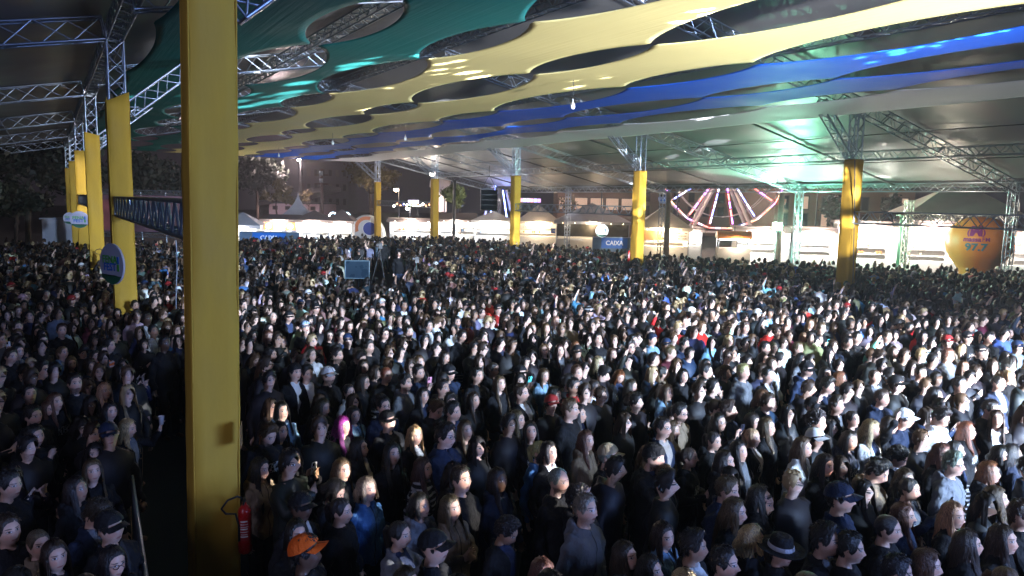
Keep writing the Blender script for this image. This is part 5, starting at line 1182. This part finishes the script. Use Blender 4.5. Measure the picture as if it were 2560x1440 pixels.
def wtext(name, s_, size, m, x, z, bold, sx=1.0):
    o = text(name, s_, size, m, e, None, .0, bold, sx=sx); me = o.data; me.transform(Matrix.Translation((x, 0, z)) @ UPR); bm = bmesh.new(); bm.from_mesh(me); bmesh.ops.triangulate(bm, faces=bm.faces); bmesh.ops.subdivide_edges(bm, edges=[k for k in bm.edges if k.calc_length() > .12], cuts=2); bm.to_mesh(me); bm.free(); wrap(o)
wtext('logo', 'M', .62, PUR, -.16, 2.98, .035, 1.15); wtext('logo', '(', .42, PUR, -.50, 2.96, .01); wtext('logo', ')', .42, PUR, .18, 2.96, .01)
wtext('lettering', 'massa', .31, PUR, -.30, 2.60, .012); wtext('lettering', 'FM', .27, PUR, .27, 2.60, .002); wtext('lettering', '97.7', .48, TEAL, -.12, 2.22, .018, 1.1)

point('balloon_fill_light', P(2330, 545, 33), 380, (1, .85, .65), .3)  # unseen warm lamp added to brighten the balloon
# inflatable arch (plain stand-in for its painted design)
c = P(915, 580, 62.5); e = thing('inflatable_arch', 'white inflatable arch with orange stripe and plain blue disc', 'inflatable', (c.x, c.y, 0), R(8))
V = [[(1.75 * s_ * math.cos(t) * (1 + .02 * math.cos(9 * t)), y, max(0, 2.55 * s_ * math.sin(t))) for t in np.linspace(-.12, math.pi + .12, 25)] for y, s_ in ((0, .05), (0, .6), (.02, .93), (.15, 1.0), (1.5, 1.02), (3, 1.0), (3.1, .9), (3.12, .05))]
MB().grid(np.array(V)).build('envelope', mat('inflatable_white', (.62, .62, .60), .4, 0, .06), e, True)
V = [[(.05 + r_ * math.cos(t), -.02, 1.45 + r_ * math.sin(t)) for t in np.linspace(1.2, 3.5, 16)] for r_ in (.72, 1.02)]
MB().grid(np.array(V)).build('painted_stripe', mat('inflatable_orange', (.70, .22, .07), .45, 0, .2, 2), e, True)
t = np.linspace(0, 2 * np.pi, 33)[:-1]; q = MB(); q.add([(.32 + .62 * math.cos(s_), -.045, 1.42 + .62 * math.sin(s_)) for s_ in t], [tuple(range(31, -1, -1))]); q.build('painted_ring', WHT, e)
q = MB(); q.add([(.32 + .56 * math.cos(s_), -.055, 1.42 + .56 * math.sin(s_)) for s_ in t], [tuple(range(31, -1, -1))]); q.build('painted_disc', mat('inflatable_blue', (.03, .05, .28), .45, 0, .1), e)

# ferris wheel
D = 70; c = P(1808, 420, D); rw = 150 * D / 1800; e = thing('ferris_wheel', 'lit ferris wheel with violet and red light bars behind the tent eave', 'ferris wheel', c, R(-8)); WP = mat('ride_white', (.55, .5, .5), .4, 0, .1); RDP = mat('ride_red', (.45, .08, .04), .45, 0, .1)
LEDS = [glow('led_violet', (.62, .18, 1), 4.6), glow('led_white', (.8, .75, 1), 4.4), glow('led_red', (1, .14, .12), 4.0), glow('led_blue', (.2, .28, 1), 4.6), glow('led_amber', (1, .4, .18), 4.0)]
for y in (-.7, .7):
    for rf in (1.0, .80):
        q = MB(); q.tube([(rw * rf * math.sin(a), y, -rw * rf * math.cos(a)) for a in np.linspace(0, 2 * math.pi, 49)], .06 if rf == 1 else .035, 6); q.build('rim', WP, e, True)
rl = random.Random(4)
for i in range(16):
    a = 2 * math.pi * (i + .5) / 16; s_, k_ = math.sin(a), -math.cos(a)
    for y in (-.7, .7): bar('spoke', (0, y, 0), (rw * s_, y, rw * k_), .05, WP if i % 3 else RDP, e)
    for j in range(5):
        t0 = .30 + .13 * j; bar('light_bar', (rw * s_ * t0, -.78, rw * k_ * t0), (rw * s_ * (t0 + .11), -.78, rw * k_ * (t0 + .11)), .075, LEDS[(i * 3 + j * 2) % 4], e)
    a2 = 2 * math.pi * (i + 1.5) / 16; m_ = .5; p0 = Vector((rw * s_, -.80, rw * k_)); p1 = Vector((rw * math.sin(a2), -.80, -rw * math.cos(a2)))
    for j in range(4): bar('light_bar', p0.lerp(p1, j / 4 + .02), p0.lerp(p1, (j + 1) / 4 - .02), .06, LEDS[(2, 1, 2, 4, 0)[(i + j) % 5]], e)
    if i % 2 == 0:
        gx, gz = rw * math.sin(a + .2), -rw * math.cos(a + .2); q = MB(); q.lathe([(.02, -1.25), (.5, -1.2), (.6, -.9), (.6, -.65), (.55, -.62)], 12, (gx, 0, gz)); q.lathe([(.65, -.05), (.35, .12), (.02, .18)], 12, (gx, 0, gz)); q.tube([(gx, 0, gz - .9), (gx, 0, gz)], .04, 6); q.build('gondola', RDP if i % 4 else BLU, e, True)
for sx in (-1, 1):
    for y in (-1.1, 1.1): bar('support_leg', (0, y, 0), (sx * rw * .62, y * 1.4, -c.z), .16, WP, e)
q = MB(); q.box((0, 0, -c.z + 1.5), (9, 2.6, .15)); q.build('platform', WP, e)
# blue neon ride
D = 76; c = P(1246, 560, D); e = thing('neon_ride', 'fairground ride with steel legs and glowing blue neon bar', 'ride', (c.x, c.y, 0)); 
for sx in (-1, 1):
    for y in (-.8, .8):
        bar('support_leg', (sx * 2.1, y, 0), (sx * .5, y, 6.2), .12, WP, e)
    for k in range(5): bar('brace', (sx * (2.1 - .32 * k), -.8, 1.2 * k), (sx * (2.1 - .32 * (k + 1)), .8, 1.2 * (k + 1)), .05, WP, e)
bar('axle', (-.7, 0, 6.2), (.7, 0, 6.2), .2, WP, e); NEON = glow('neon_blue', (.22, .30, 1), 14); NEONW = glow('neon_white', (.75, .8, 1), 16)
for k in range(4): bar('neon_tube', (-1.6 + .9 * k, -1.1, 1.55), (-1.6 + .9 * k + .82, -1.1, 1.62), .14, NEONW if k % 2 else NEON, e)
for sx in (-1, 1): bar('neon_tube', (sx * .9, -.9, 2.2), (sx * .35, -.9, 5.6), .06, NEON, e)
q = MB(); q.box((0, 0, .7), (5, 3, 1.4)); q.build('deck', BLU, e); point('ride_glow', (c.x, c.y - 2, 2.4), 900, (.25, .35, 1), .5)
# drop tower
D = 86; c = P(1100, 560, D); e = thing('drop_tower', 'white lit drop tower ride rising behind the leafy tree', 'ride', (c.x, c.y, 0)); hh = P(1100, 448, D).z
truss('', '', c * Vector((1, 1, 0)) + Vector((0, 0, 0)), Vector((c.x, c.y, hh)), 1.1, 1.1, up=(0, 1, 0), m=WP, parent=e, r=.09, rl=.06, pitch=1.0)
MB().lathe([(.6, hh - 1.5), (1.3, hh - .9), (1.2, hh - .2), (.6, hh + .3), (.02, hh + .35)], 16).build('crown', WP, e, True); MB().lathe([(.75, hh - 3.8), (.75, hh - 1.6)], 12).build('light_column', mat('tower_lit', (.8, .7, .65), .5, var=0, emit=(1, .8, .75), estr=1.3), e, True)
# LED sign boards
def board(name, label, px0, px1, py0, py1, D, m, frame=BLACKP):
    a, b = P(px0, py0, D), P(px1, py1, D); e = thing(name, label, 'sign', ((a.x + b.x) / 2, D, b.z)); q = MB(); q.box((0, 0, (a.z - b.z) / 2), (b.x - a.x + .15, .1, a.z - b.z + .15)); q.build('frame', frame, e)
    n = 6
    for i in range(n): q = MB(); w_ = (b.x - a.x) / n; q.box(((i - (n - 1) / 2) * w_, -.07, (a.z - b.z) / 2), (w_ * .9, .04, (a.z - b.z) * .85)); q.build('light_panel', m[i % len(m)], e)
    for sx in (-1, 1): bar('post', (sx * (b.x - a.x) * .4, .08, -b.z), (sx * (b.x - a.x) * .4, .08, 0), .07, DARKMETAL, e)
board('light_sign', 'pink and blue light board above the white peaked tent', 1298, 1352, 495, 507, 82, [glow('board_pink', (1, .15, .35), 1.6), glow('board_blue', (.3, .35, 1), 1.8), glow('board_violet', (.6, .2, .9), 1.6)])
board('light_sign', 'glowing white sign above the bare tree stalls', 1021, 1047, 500, 509, 88, [glow('board_white', (.85, .75, 1), 9)])
q0 = thing('light_garland', 'row of coloured lamps above the bright stalls', 'lights', P(1000, 512, 80)); rl = random.Random(2)
for i in range(14):
    v_ = P(985 + i * 8, 512 + rl.uniform(-3, 3), 80); q = MB(); q.sphere(v_ - Vector(q0.location), .12, 8, 6); q.build('lamp', rl.choice([BULBW, LEDS[3], LEDS[4], glow('led_green', (.2, 1, .4), 7), BULBY]), q0)
bar('cable', P(985, 514, 80) - Vector(q0.location), P(1090, 514, 80) - Vector(q0.location), .02, DARKMETAL, q0)
e = thing('neon_arches', 'white wavy neon arches above the stall roofs', 'lights', P(845, 540, 72)); o_ = Vector(e.location)
for i, x in enumerate((832, 848, 866)):
    q = MB(); q.tube([P(x + 9 * math.cos(t), 541 - 9 * math.sin(t), 72) - o_ for t in np.linspace(0, math.pi, 11)], .07, 6); q.build('neon_tube', glow('neon_cool', (.6, .85, 1), 10), e, True)
for x in (823, 875): bar('post', P(x, 541, 72) - o_, Vector((P(x, 541, 72).x, 72, 0)) - o_, .05, DARKMETAL, e)
# lamps on poles
def street(label, px, py, D, m, pw, col, r=.22):
    v_ = P(px, py, D); e = thing('lamp_post', label, 'lamp', (v_.x, v_.y, 0)); bar('pole', (.3, 0, 0), (.3, 0, v_.z + .25), .07, DARKMETAL, e); bar('arm', (.3, 0, v_.z + .25), (0, 0, v_.z + .15), .04, DARKMETAL, e)
    q = MB(); q.sphere((0, 0, v_.z), r, 12, 8); q.build('lamp', m, e, True); q = MB(); q.lathe([(r * 1.2, .05), (r * .7, r), (.02, r * 1.1)], 12, (0, 0, v_.z)); q.build('hood', DARKMETAL, e)
    if pw: point('street_light', (v_.x, v_.y - .3, v_.z), pw, col, .2)
street('bright lamp shining through the bare tree', 990, 474, 74, BULBY, 700, (1, .75, .5)); street('white lamp at the corner of the aisle roof', 1079, 436, 60, BULBW, 300, (1, .85, .7), .16)
street('white lamp low behind the bare tree', 1018, 521, 72, BULBW, 300, (1, .9, .8), .16); street('tiny cool lamp among the dark trees', 638, 470, 95, BULBW, 0, None, .1)
street('tall street lamp behind the tan-banner tent, lighting the brown facade', 1690, 410, 66, BULBY, 6000, (1, .72, .56)); street('tall street lamp behind the stalls by the bare tower', 2040, 410, 58, BULBY, 6000, (1, .72, .56)); street('tall street lamp near the pink hall', 745, 400, 88, BULBY, 9000, (1, .75, .75), .1)  # tall lamps added to brighten the building fronts
street('tall street lamp before the tan panes', 1500, 420, 80, BULBY, 6000, (1, .72, .56))  # another tall lamp added to brighten the wall behind it
# green floodlight
v_ = P(1944, 566, 40.2); e = thing('floodlight', 'dazzling green-white floodlight standing beside the bare tower', 'floodlight', (v_.x, v_.y, 0)); bar('pole', (0, .15, 0), (0, .15, v_.z), .04, ALU, e)
q = MB(); q.box((0, .1, v_.z), (.56, .14, .46)); q.build('housing', BLACKP, e); q = MB(); q.box((0, .02, v_.z), (.50, .02, .40)); q.build('lamp_face', glow('flood_green', (.45, 1, .72), 60), e)
for a in (.3, 2.4, 4.5): bar('foot', (0, .15, .6), (.5 * math.cos(a), .15 + .5 * math.sin(a), 0), .02, ALU, e)
point('flood_lamp', (v_.x, v_.y - .12, v_.z + .05), 3600, (.30, 1, .62), .03)

# side tent on white truss frame
D = 41; a, b = P(2272, 532, D), P(2532, 540, D); e = thing('side_tent', 'cream peaked tent on a white truss frame behind the balloon', 'tent', (a.x, D, 0), R(-14)); W = b.x - a.x; z = a.z; WT = mat('truss_white', (.72, .68, .62), .4, 0, .08)
q = MB(); q.add([(0, 0, z), (W, 0, z), (W, 5, z), (0, 5, z), (W * .42, 2.5, z + 1.5), (W * .68, 2.5, z + 1.5)], [(0, 1, 5, 4), (1, 2, 5), (2, 3, 4, 5), (3, 0, 4)]); q.build('roof', CREAM, e)
for x in (0, W): truss('', '', Vector((a.x + x, D, 0)), Vector((a.x + x, D, z + .7)), .34, .34, up=(0, 1, 0), m=WT, parent=None or thing('tent_leg_truss', f'white truss leg of the cream side tent, {"inner" if not x else "outer"} end', 'truss', (a.x + x, D, 0)), r=.035, rl=.02)
truss('eave_truss', 'thin white eave truss of the cream side tent', Vector((a.x, D, z - .2)), Vector((a.x + W, D - .02, z - .2)), .25, .3, m=WT, r=.025, rl=.018)
# posts and poles of the fairground
for lab, px, py0, D, r, m in (('broad green post beside the large white stall', 2262, 540, 41.5, .28, mat('post_green', (.05, .14, .08), .6)), ('concrete post under the ferris wheel', 1672, 480, 50, .2, mat('concrete', (.30, .25, .2), .8, 0, .3)),
                       ('pale post next to the green floodlight', 1955, 482, 44, .18, mat('concrete', (.30, .25, .2), .8)), ('dark pole in front of the leafy tree', 1136, 452, 60, .14, DARKMETAL), ('utility pole with crossarms behind the stall roofs', 804, 424, 82, .17, mat('pole_wood', (.12, .08, .07), .8))):
    v_ = P(px, py0, D); e = thing('post', lab, 'post', (v_.x, D, 0)); q = MB(); q.tube([(0, 0, 0), (0, 0, v_.z / 2), (0, 0, v_.z)], [r, r * .95, r * .9], 12); q.build('shaft', m, e, True)
    q = MB(); q.box((0, 0, v_.z + .03), (r * 2.3, r * 2.3, .08)); q.build('cap', m, e)
    if 'utility' in lab:
        for z in (.6, 1.6): q = MB(); q.box((0, -.1, v_.z - z), (1.5, .1, .12)); q.build('crossarm', m, e)
        for z in (.2, 1.0): q = MB(); q.tube([(.0, -.25, v_.z - z), (0, -.25, v_.z - z - .45)], .2, 10); q.build('transformer', ALU, e, True)
# small food truck
c = P(1832, 625, 44); e = thing('food_cart', 'orange-roofed rounded food cart in front of the white stall', 'cart', (c.x, c.y, 0), R(-10)); V = [[(x, .55 * math.cos(t) * 1.3, 2.02 + .45 * math.sin(t)) for t in np.linspace(0, math.pi, 10)] for x in (-1.0, 1.0)]
MB().grid(np.array(V)).build('roof', ORNG, e, True); q = MB(); q.box((0, 0, 1.0), (1.9, 1.3, .9)); q.build('body', mat('cart_cream', (.5, .42, .34), .5), e)
for x in (-1.01, 1.01): q = MB(); n = 10; q.add([(x, .7 * math.cos(t), 2.02 + .45 * math.sin(t)) for t in np.linspace(0, math.pi, n)], [tuple(range(n))]); q.build('gable_end', mat('cart_cream', (.5, .42, .34), .5), e)
for sx in (-1, 1):
    for sy in (-1, 1): bar('post', (sx * .92, sy * .6, 1.4), (sx * .92, sy * .6, 2.05), .03, ALU, e)
    q = MB(); q.tube([(sx * .6, -.72, .3), (sx * .6, -.60, .3)], .3, 16); q.build('wheel', BLACKP, e, True)
bar('tube_lamp', (-.85, -.62, 1.98), (.85, -.62, 1.98), .03, BULBW, e); point('cart_lamp', (c.x, c.y - .9, 1.85), 260, (1, .9, .8), .15)
# printed backdrop at the far side of the near aisle
a, b = P(225, 478, 46), P(475, 590, 46); e = thing('printed_backdrop', 'wide purple-pink printed backdrop on truss behind the second pillar', 'banner', ((a.x + b.x) / 2, 46, 0)); W = b.x - a.x
m = mat('backdrop_print', (.22, .11, .14), .6, 0, .55, .7); q = MB(); q.grid(np.array([[(-W / 2 + W * i / 24, .05 * math.sin(i * .9), z) for i in range(25)] for z in (b.z + .2, (a.z + b.z) / 2, a.z - .2)])); sh = q.build('sheet', m, e, True)
q = MB(); q.grid(np.array([[(-W / 2 + .1 + 1.5 * i / 6, -.09 + .05 * math.sin(i * .6), z) for i in range(7)] for z in (b.z + .3, a.z - .5)])); q.build('pink_panel', mat('backdrop_pink', (.42, .12, .12), .6, 0, .6, 1.2), sh)
text('lettering', 'Danna', .55, WHT, sh, Matrix.Translation((.4, -.12, a.z - .55)) @ UPR, .003, .0)
o_ = Vector(e.location)
for z in (a.z, b.z): truss('', '', Vector((a.x, 46, z)), Vector((b.x, 46, z)), .25, .25, m=ALU, parent=e)
for x in np.linspace(a.x, b.x, 5): bar('leg', Vector((x, 46.15, 0)) - o_, Vector((x, 46.15, a.z)) - o_, .05, ALU, e)
c = P(162, 590, 48); e = thing('white_container', 'pale grey cabin under the dark trees', 'cabin', (c.x, 48, 0), R(20)); q = MB(); q.box((0, 0, 1.1), (2.1, 2, 2.2)); q.build('walls', mat('cabin_grey', (.35, .35, .4), .6), e); q = MB(); q.box((0, 0, 2.25), (2.3, 2.2, .1)); q.build('roof', GREYC, e); q = MB(); q.box((-.5, -1.01, 1.0), (.8, .03, 1.9)); q.build('door', GREYC, e)

# buildings
def building(label, px0, px1, pyt, D, m, win, dep=10, cols=6, rows=2, wz=(.45, .25), roof=None, yaw=0):
    a, b = P(px0, pyt, D), P(px1, pyt, D); W = b.x - a.x; H = a.z; e = thing('building', label, 'building', ((a.x + b.x) / 2, D, 0), yaw)
    q = MB(); q.box((0, dep / 2, H / 2), (W, dep, H)); q.build('wall', m, e); q = MB(); q.box((0, dep / 2, H + .12), (W + .5, dep + .5, .24)); q.build('roof', roof or DARKMETAL, e)
    for i in range(cols):
        for j in range(rows):
            x = -W / 2 + W * (i + .5) / cols; z = H * (.86 - .28 * j); ww, wh = W / cols * wz[0], H * wz[1]
            q = MB(); q.box((x, -.03, z - wh / 2), (ww + .2, .08, wh + .2)); f = q.build('window_frame', mat('frame_brown', (.10, .07, .06), .6), e); q = MB(); q.box((x, -.05, z - wh / 2), (ww, .06, wh)); q.build('pane', win[(i * 7 + j * 3) % len(win)], f)
    return e
PINK = mat('wall_pink', (.42, .30, .33), .8, 0, .15, .6); BRWN = mat('wall_brown', (.26, .17, .13), .85, 0, .2, .5); DK = mat('pane_dark', (.02, .02, .025), .2, var=0); LITW = mat('pane_lit', (.5, .38, .30), .5, var=0, emit=(1, .66, .48), estr=.42)
building('building with large lit tan panes above the dark-banner tent', 1395, 1590, 478, 90, BRWN, [LITW, LITW, LITW], cols=5, rows=1, wz=(.80, .26)); building('wide brown building behind the ferris wheel', 1600, 1935, 462, 96, BRWN, [DK, DK, DK], cols=9, rows=2, wz=(.35, .18))
building('brown building behind the bare tower and stalls', 1940, 2290, 468, 70, BRWN, [DK, DK, LITW, DK, DK], cols=7, rows=2, wz=(.3, .2))
bd = building('pink hall with dark slanted roof behind the stalls', 672, 798, 508, 105, PINK, [DK, DK], cols=4, rows=1, wz=(.3, .12)); W = P(798, 500, 105).x - P(672, 500, 105).x; H = P(672, 508, 105).z
q = MB(); q.add([(-W / 2 - 1.5, -.6, H - .6), (W / 2 + .8, -.6, H + 2.0), (W / 2 + .8, 10, H + 2.0), (-W / 2 - 1.5, 10, H - .6), (-W / 2 - 1.5, -.6, H + .1), (W / 2 + .8, -.6, H + 2.7), (W / 2 + .8, 10, H + 2.7), (-W / 2 - 1.5, 10, H + .1)], [(0, 1, 2, 3), (7, 6, 5, 4), (0, 4, 5, 1), (1, 5, 6, 2), (2, 6, 7, 3), (3, 7, 4, 0)]); q.build('slanted_roof', DARKMETAL, bd)
building('tall dark apartment block far behind the utility pole', 745, 870, 405, 190, mat('wall_night', (.10, .09, .11), .9), [DK, DK, DK, mat('pane_dim', (.1, .09, .08), .4, var=0)], cols=7, rows=3, wz=(.4, .12))

# trees
BARK = mat('bark', (.07, .05, .04), .9, 0, .3, 6); LEAFD = mat('leaf_dark', (.009, .017, .007), .6, 0, .5, .8); LEAFG = mat('leaf_green', (.10, .12, .02), .6, 0, .5, .8); LEAFB = mat('leaf_brown', (.13, .10, .035), .7, 0, .5, .8)
def tree(label, px, pyt, D, crown_px, leaf, nleaf, seed, bare=.0, lsize=.16, trunk_h=.35):
    v_ = P(px, pyt, D); H = v_.z; cr = crown_px * D / 1800; r_ = random.Random(seed); e = thing('tree', label, 'tree', (v_.x, D, 0), 0, 'trees around the fair')
    q = MB(); th = H * trunk_h; q.tube([(0, 0, 0), (.05, 0, th * .5), (0, .05, th)], [H * .028, H * .022, H * .018], 8); tips = []
    def grow(p, d, L, r, lv):
        p1 = p + d * L; mid = p.lerp(p1, .5) + Vector((r_.gauss(0, 1), r_.gauss(0, 1), r_.gauss(0, 1))) * L * .06; q.tube([p, mid, p1], [r, r * .8, r * .55], 5, False)
        tips.append((p1, lv)); tips.append((mid, lv))
        if lv < (4 if bare else 3):
            for k in range(r_.choice((2, 3, 3)) if lv else 5):
                nd = (d + Vector((r_.gauss(0, .55), r_.gauss(0, .55), r_.gauss(.05, .35)))).normalized(); nd.z = max(nd.z, -.15); grow(p1, nd, L * r_.uniform(.6, .85), r * .55, lv + 1)
    grow(Vector((0, .05, th)), Vector((0, 0, 1)), H * .18, H * .016, 0)
    k = max((t[0] - Vector((0, 0, th))).to_2d().length for t in tips) or 1; kz = max(t[0].z for t in tips) - th; sx = cr / k; sz = (H - th) / kz
    for arr in q.v:
        up = arr[:, 2] > th * 1.001; arr[up, 0] *= sx; arr[up, 1] *= sx; arr[up, 2] = th + (arr[up, 2] - th) * sz
    q.build('trunk', BARK, e, True)
    tp = [(Vector((t.x * sx, t.y * sx, th + (t.z - th) * sz)), lv) for t, lv in tips if lv >= 1]; lf = MB(); V = []; F = []
    for i in range(nleaf):
        c_, lv = r_.choice(tp); c_ = c_ + Vector((r_.gauss(0, 1), r_.gauss(0, 1), r_.gauss(0, .8))) * (cr * (.13 if not bare else .06)); s_ = lsize * r_.uniform(.6, 1.4)
        a = Vector((r_.gauss(0, 1), r_.gauss(0, 1), r_.gauss(0, 1))).normalized(); b = a.orthogonal().normalized(); b = (b + a.cross(b) * r_.uniform(-1, 1)).normalized(); n0 = len(V)
        V += [tuple(c_ - a * s_), tuple(c_ + b * s_ * .55), tuple(c_ + a * s_), tuple(c_ - b * s_ * .55)]; F.append((n0, n0 + 1, n0 + 2, n0 + 3))
    lf.add(V, F); tag(lf.build('crown', leaf, e), kind='stuff'); return e
tree('big dark tree at the far edge of the near aisle', 55, 340, 52, 150, LEAFD, 5000, 1, lsize=.24); tree('dark bushy tree behind the round signs', 165, 395, 58, 110, LEAFD, 4500, 2, lsize=.24); tree('low dark tree beneath the near aisle roof', 30, 470, 50, 90, LEAFD, 3000, 3, lsize=.2); tree('leafy dark tree behind the printed backdrop', 330, 400, 62, 110, LEAFD, 4000, 9, lsize=.24)
tree('dark tree right beside the widest pillar', 640, 400, 88, 75, LEAFD, 3600, 4, lsize=.3); tree('smaller dark tree before the pink hall', 690, 450, 84, 45, LEAFB, 1600, 5, bare=.5, lsize=.2); tree('bare spreading tree behind the thin pillar', 925, 415, 78, 95, LEAFB, 2200, 6, bare=1, lsize=.17, trunk_h=.4)
tree('leafy lit tree beside the dark pole', 1150, 470, 66, 42, LEAFG, 2400, 7, lsize=.17, trunk_h=.45); tree('bare dark tree in front of the tan panes', 1420, 485, 76, 34, LEAFB, 300, 8, bare=1, lsize=.12); tree('thin conifer between the brown buildings', 2090, 490, 62, 34, LEAFD, 900, 10, lsize=.2, trunk_h=.2); tree('dark tree beside the white truss leg', 2235, 490, 60, 32, LEAFD, 1800, 11, lsize=.2, trunk_h=.25); tree('bare small tree before the pink hall', 772, 478, 92, 26, LEAFB, 200, 12, bare=1, lsize=.12)

to_metres([o for o in bpy.data.objects if o not in BEFORE])
bpy.data.scenes.remove(TS)
# ------------------------------------------------------------------ thin haze in the night air, added for a bloom-like glow round the lamps
hz = MB().box((0, 100, 10), (640, 480, 22)).build('haze', None); hz['kind'] = 'stuff'; hz['label'] = 'thin haze in the night air, added for glow around lamps'
m = bpy.data.materials.new('haze'); m.use_nodes = True; t = m.node_tree; t.nodes.clear(); o_ = t.nodes.new('ShaderNodeOutputMaterial'); v_ = t.nodes.new('ShaderNodeVolumePrincipled')
v_.inputs['Density'].default_value = .0009; v_.inputs['Color'].default_value = (.9, .9, .95, 1); v_.inputs['Anisotropy'].default_value = .5; t.links.new(v_.outputs[0], o_.inputs['Volume']); hz.data.materials.append(m)
sc.cycles.volume_bounces = 0; sc.cycles.volume_step_rate = 4; sc.cycles.volume_max_steps = 64
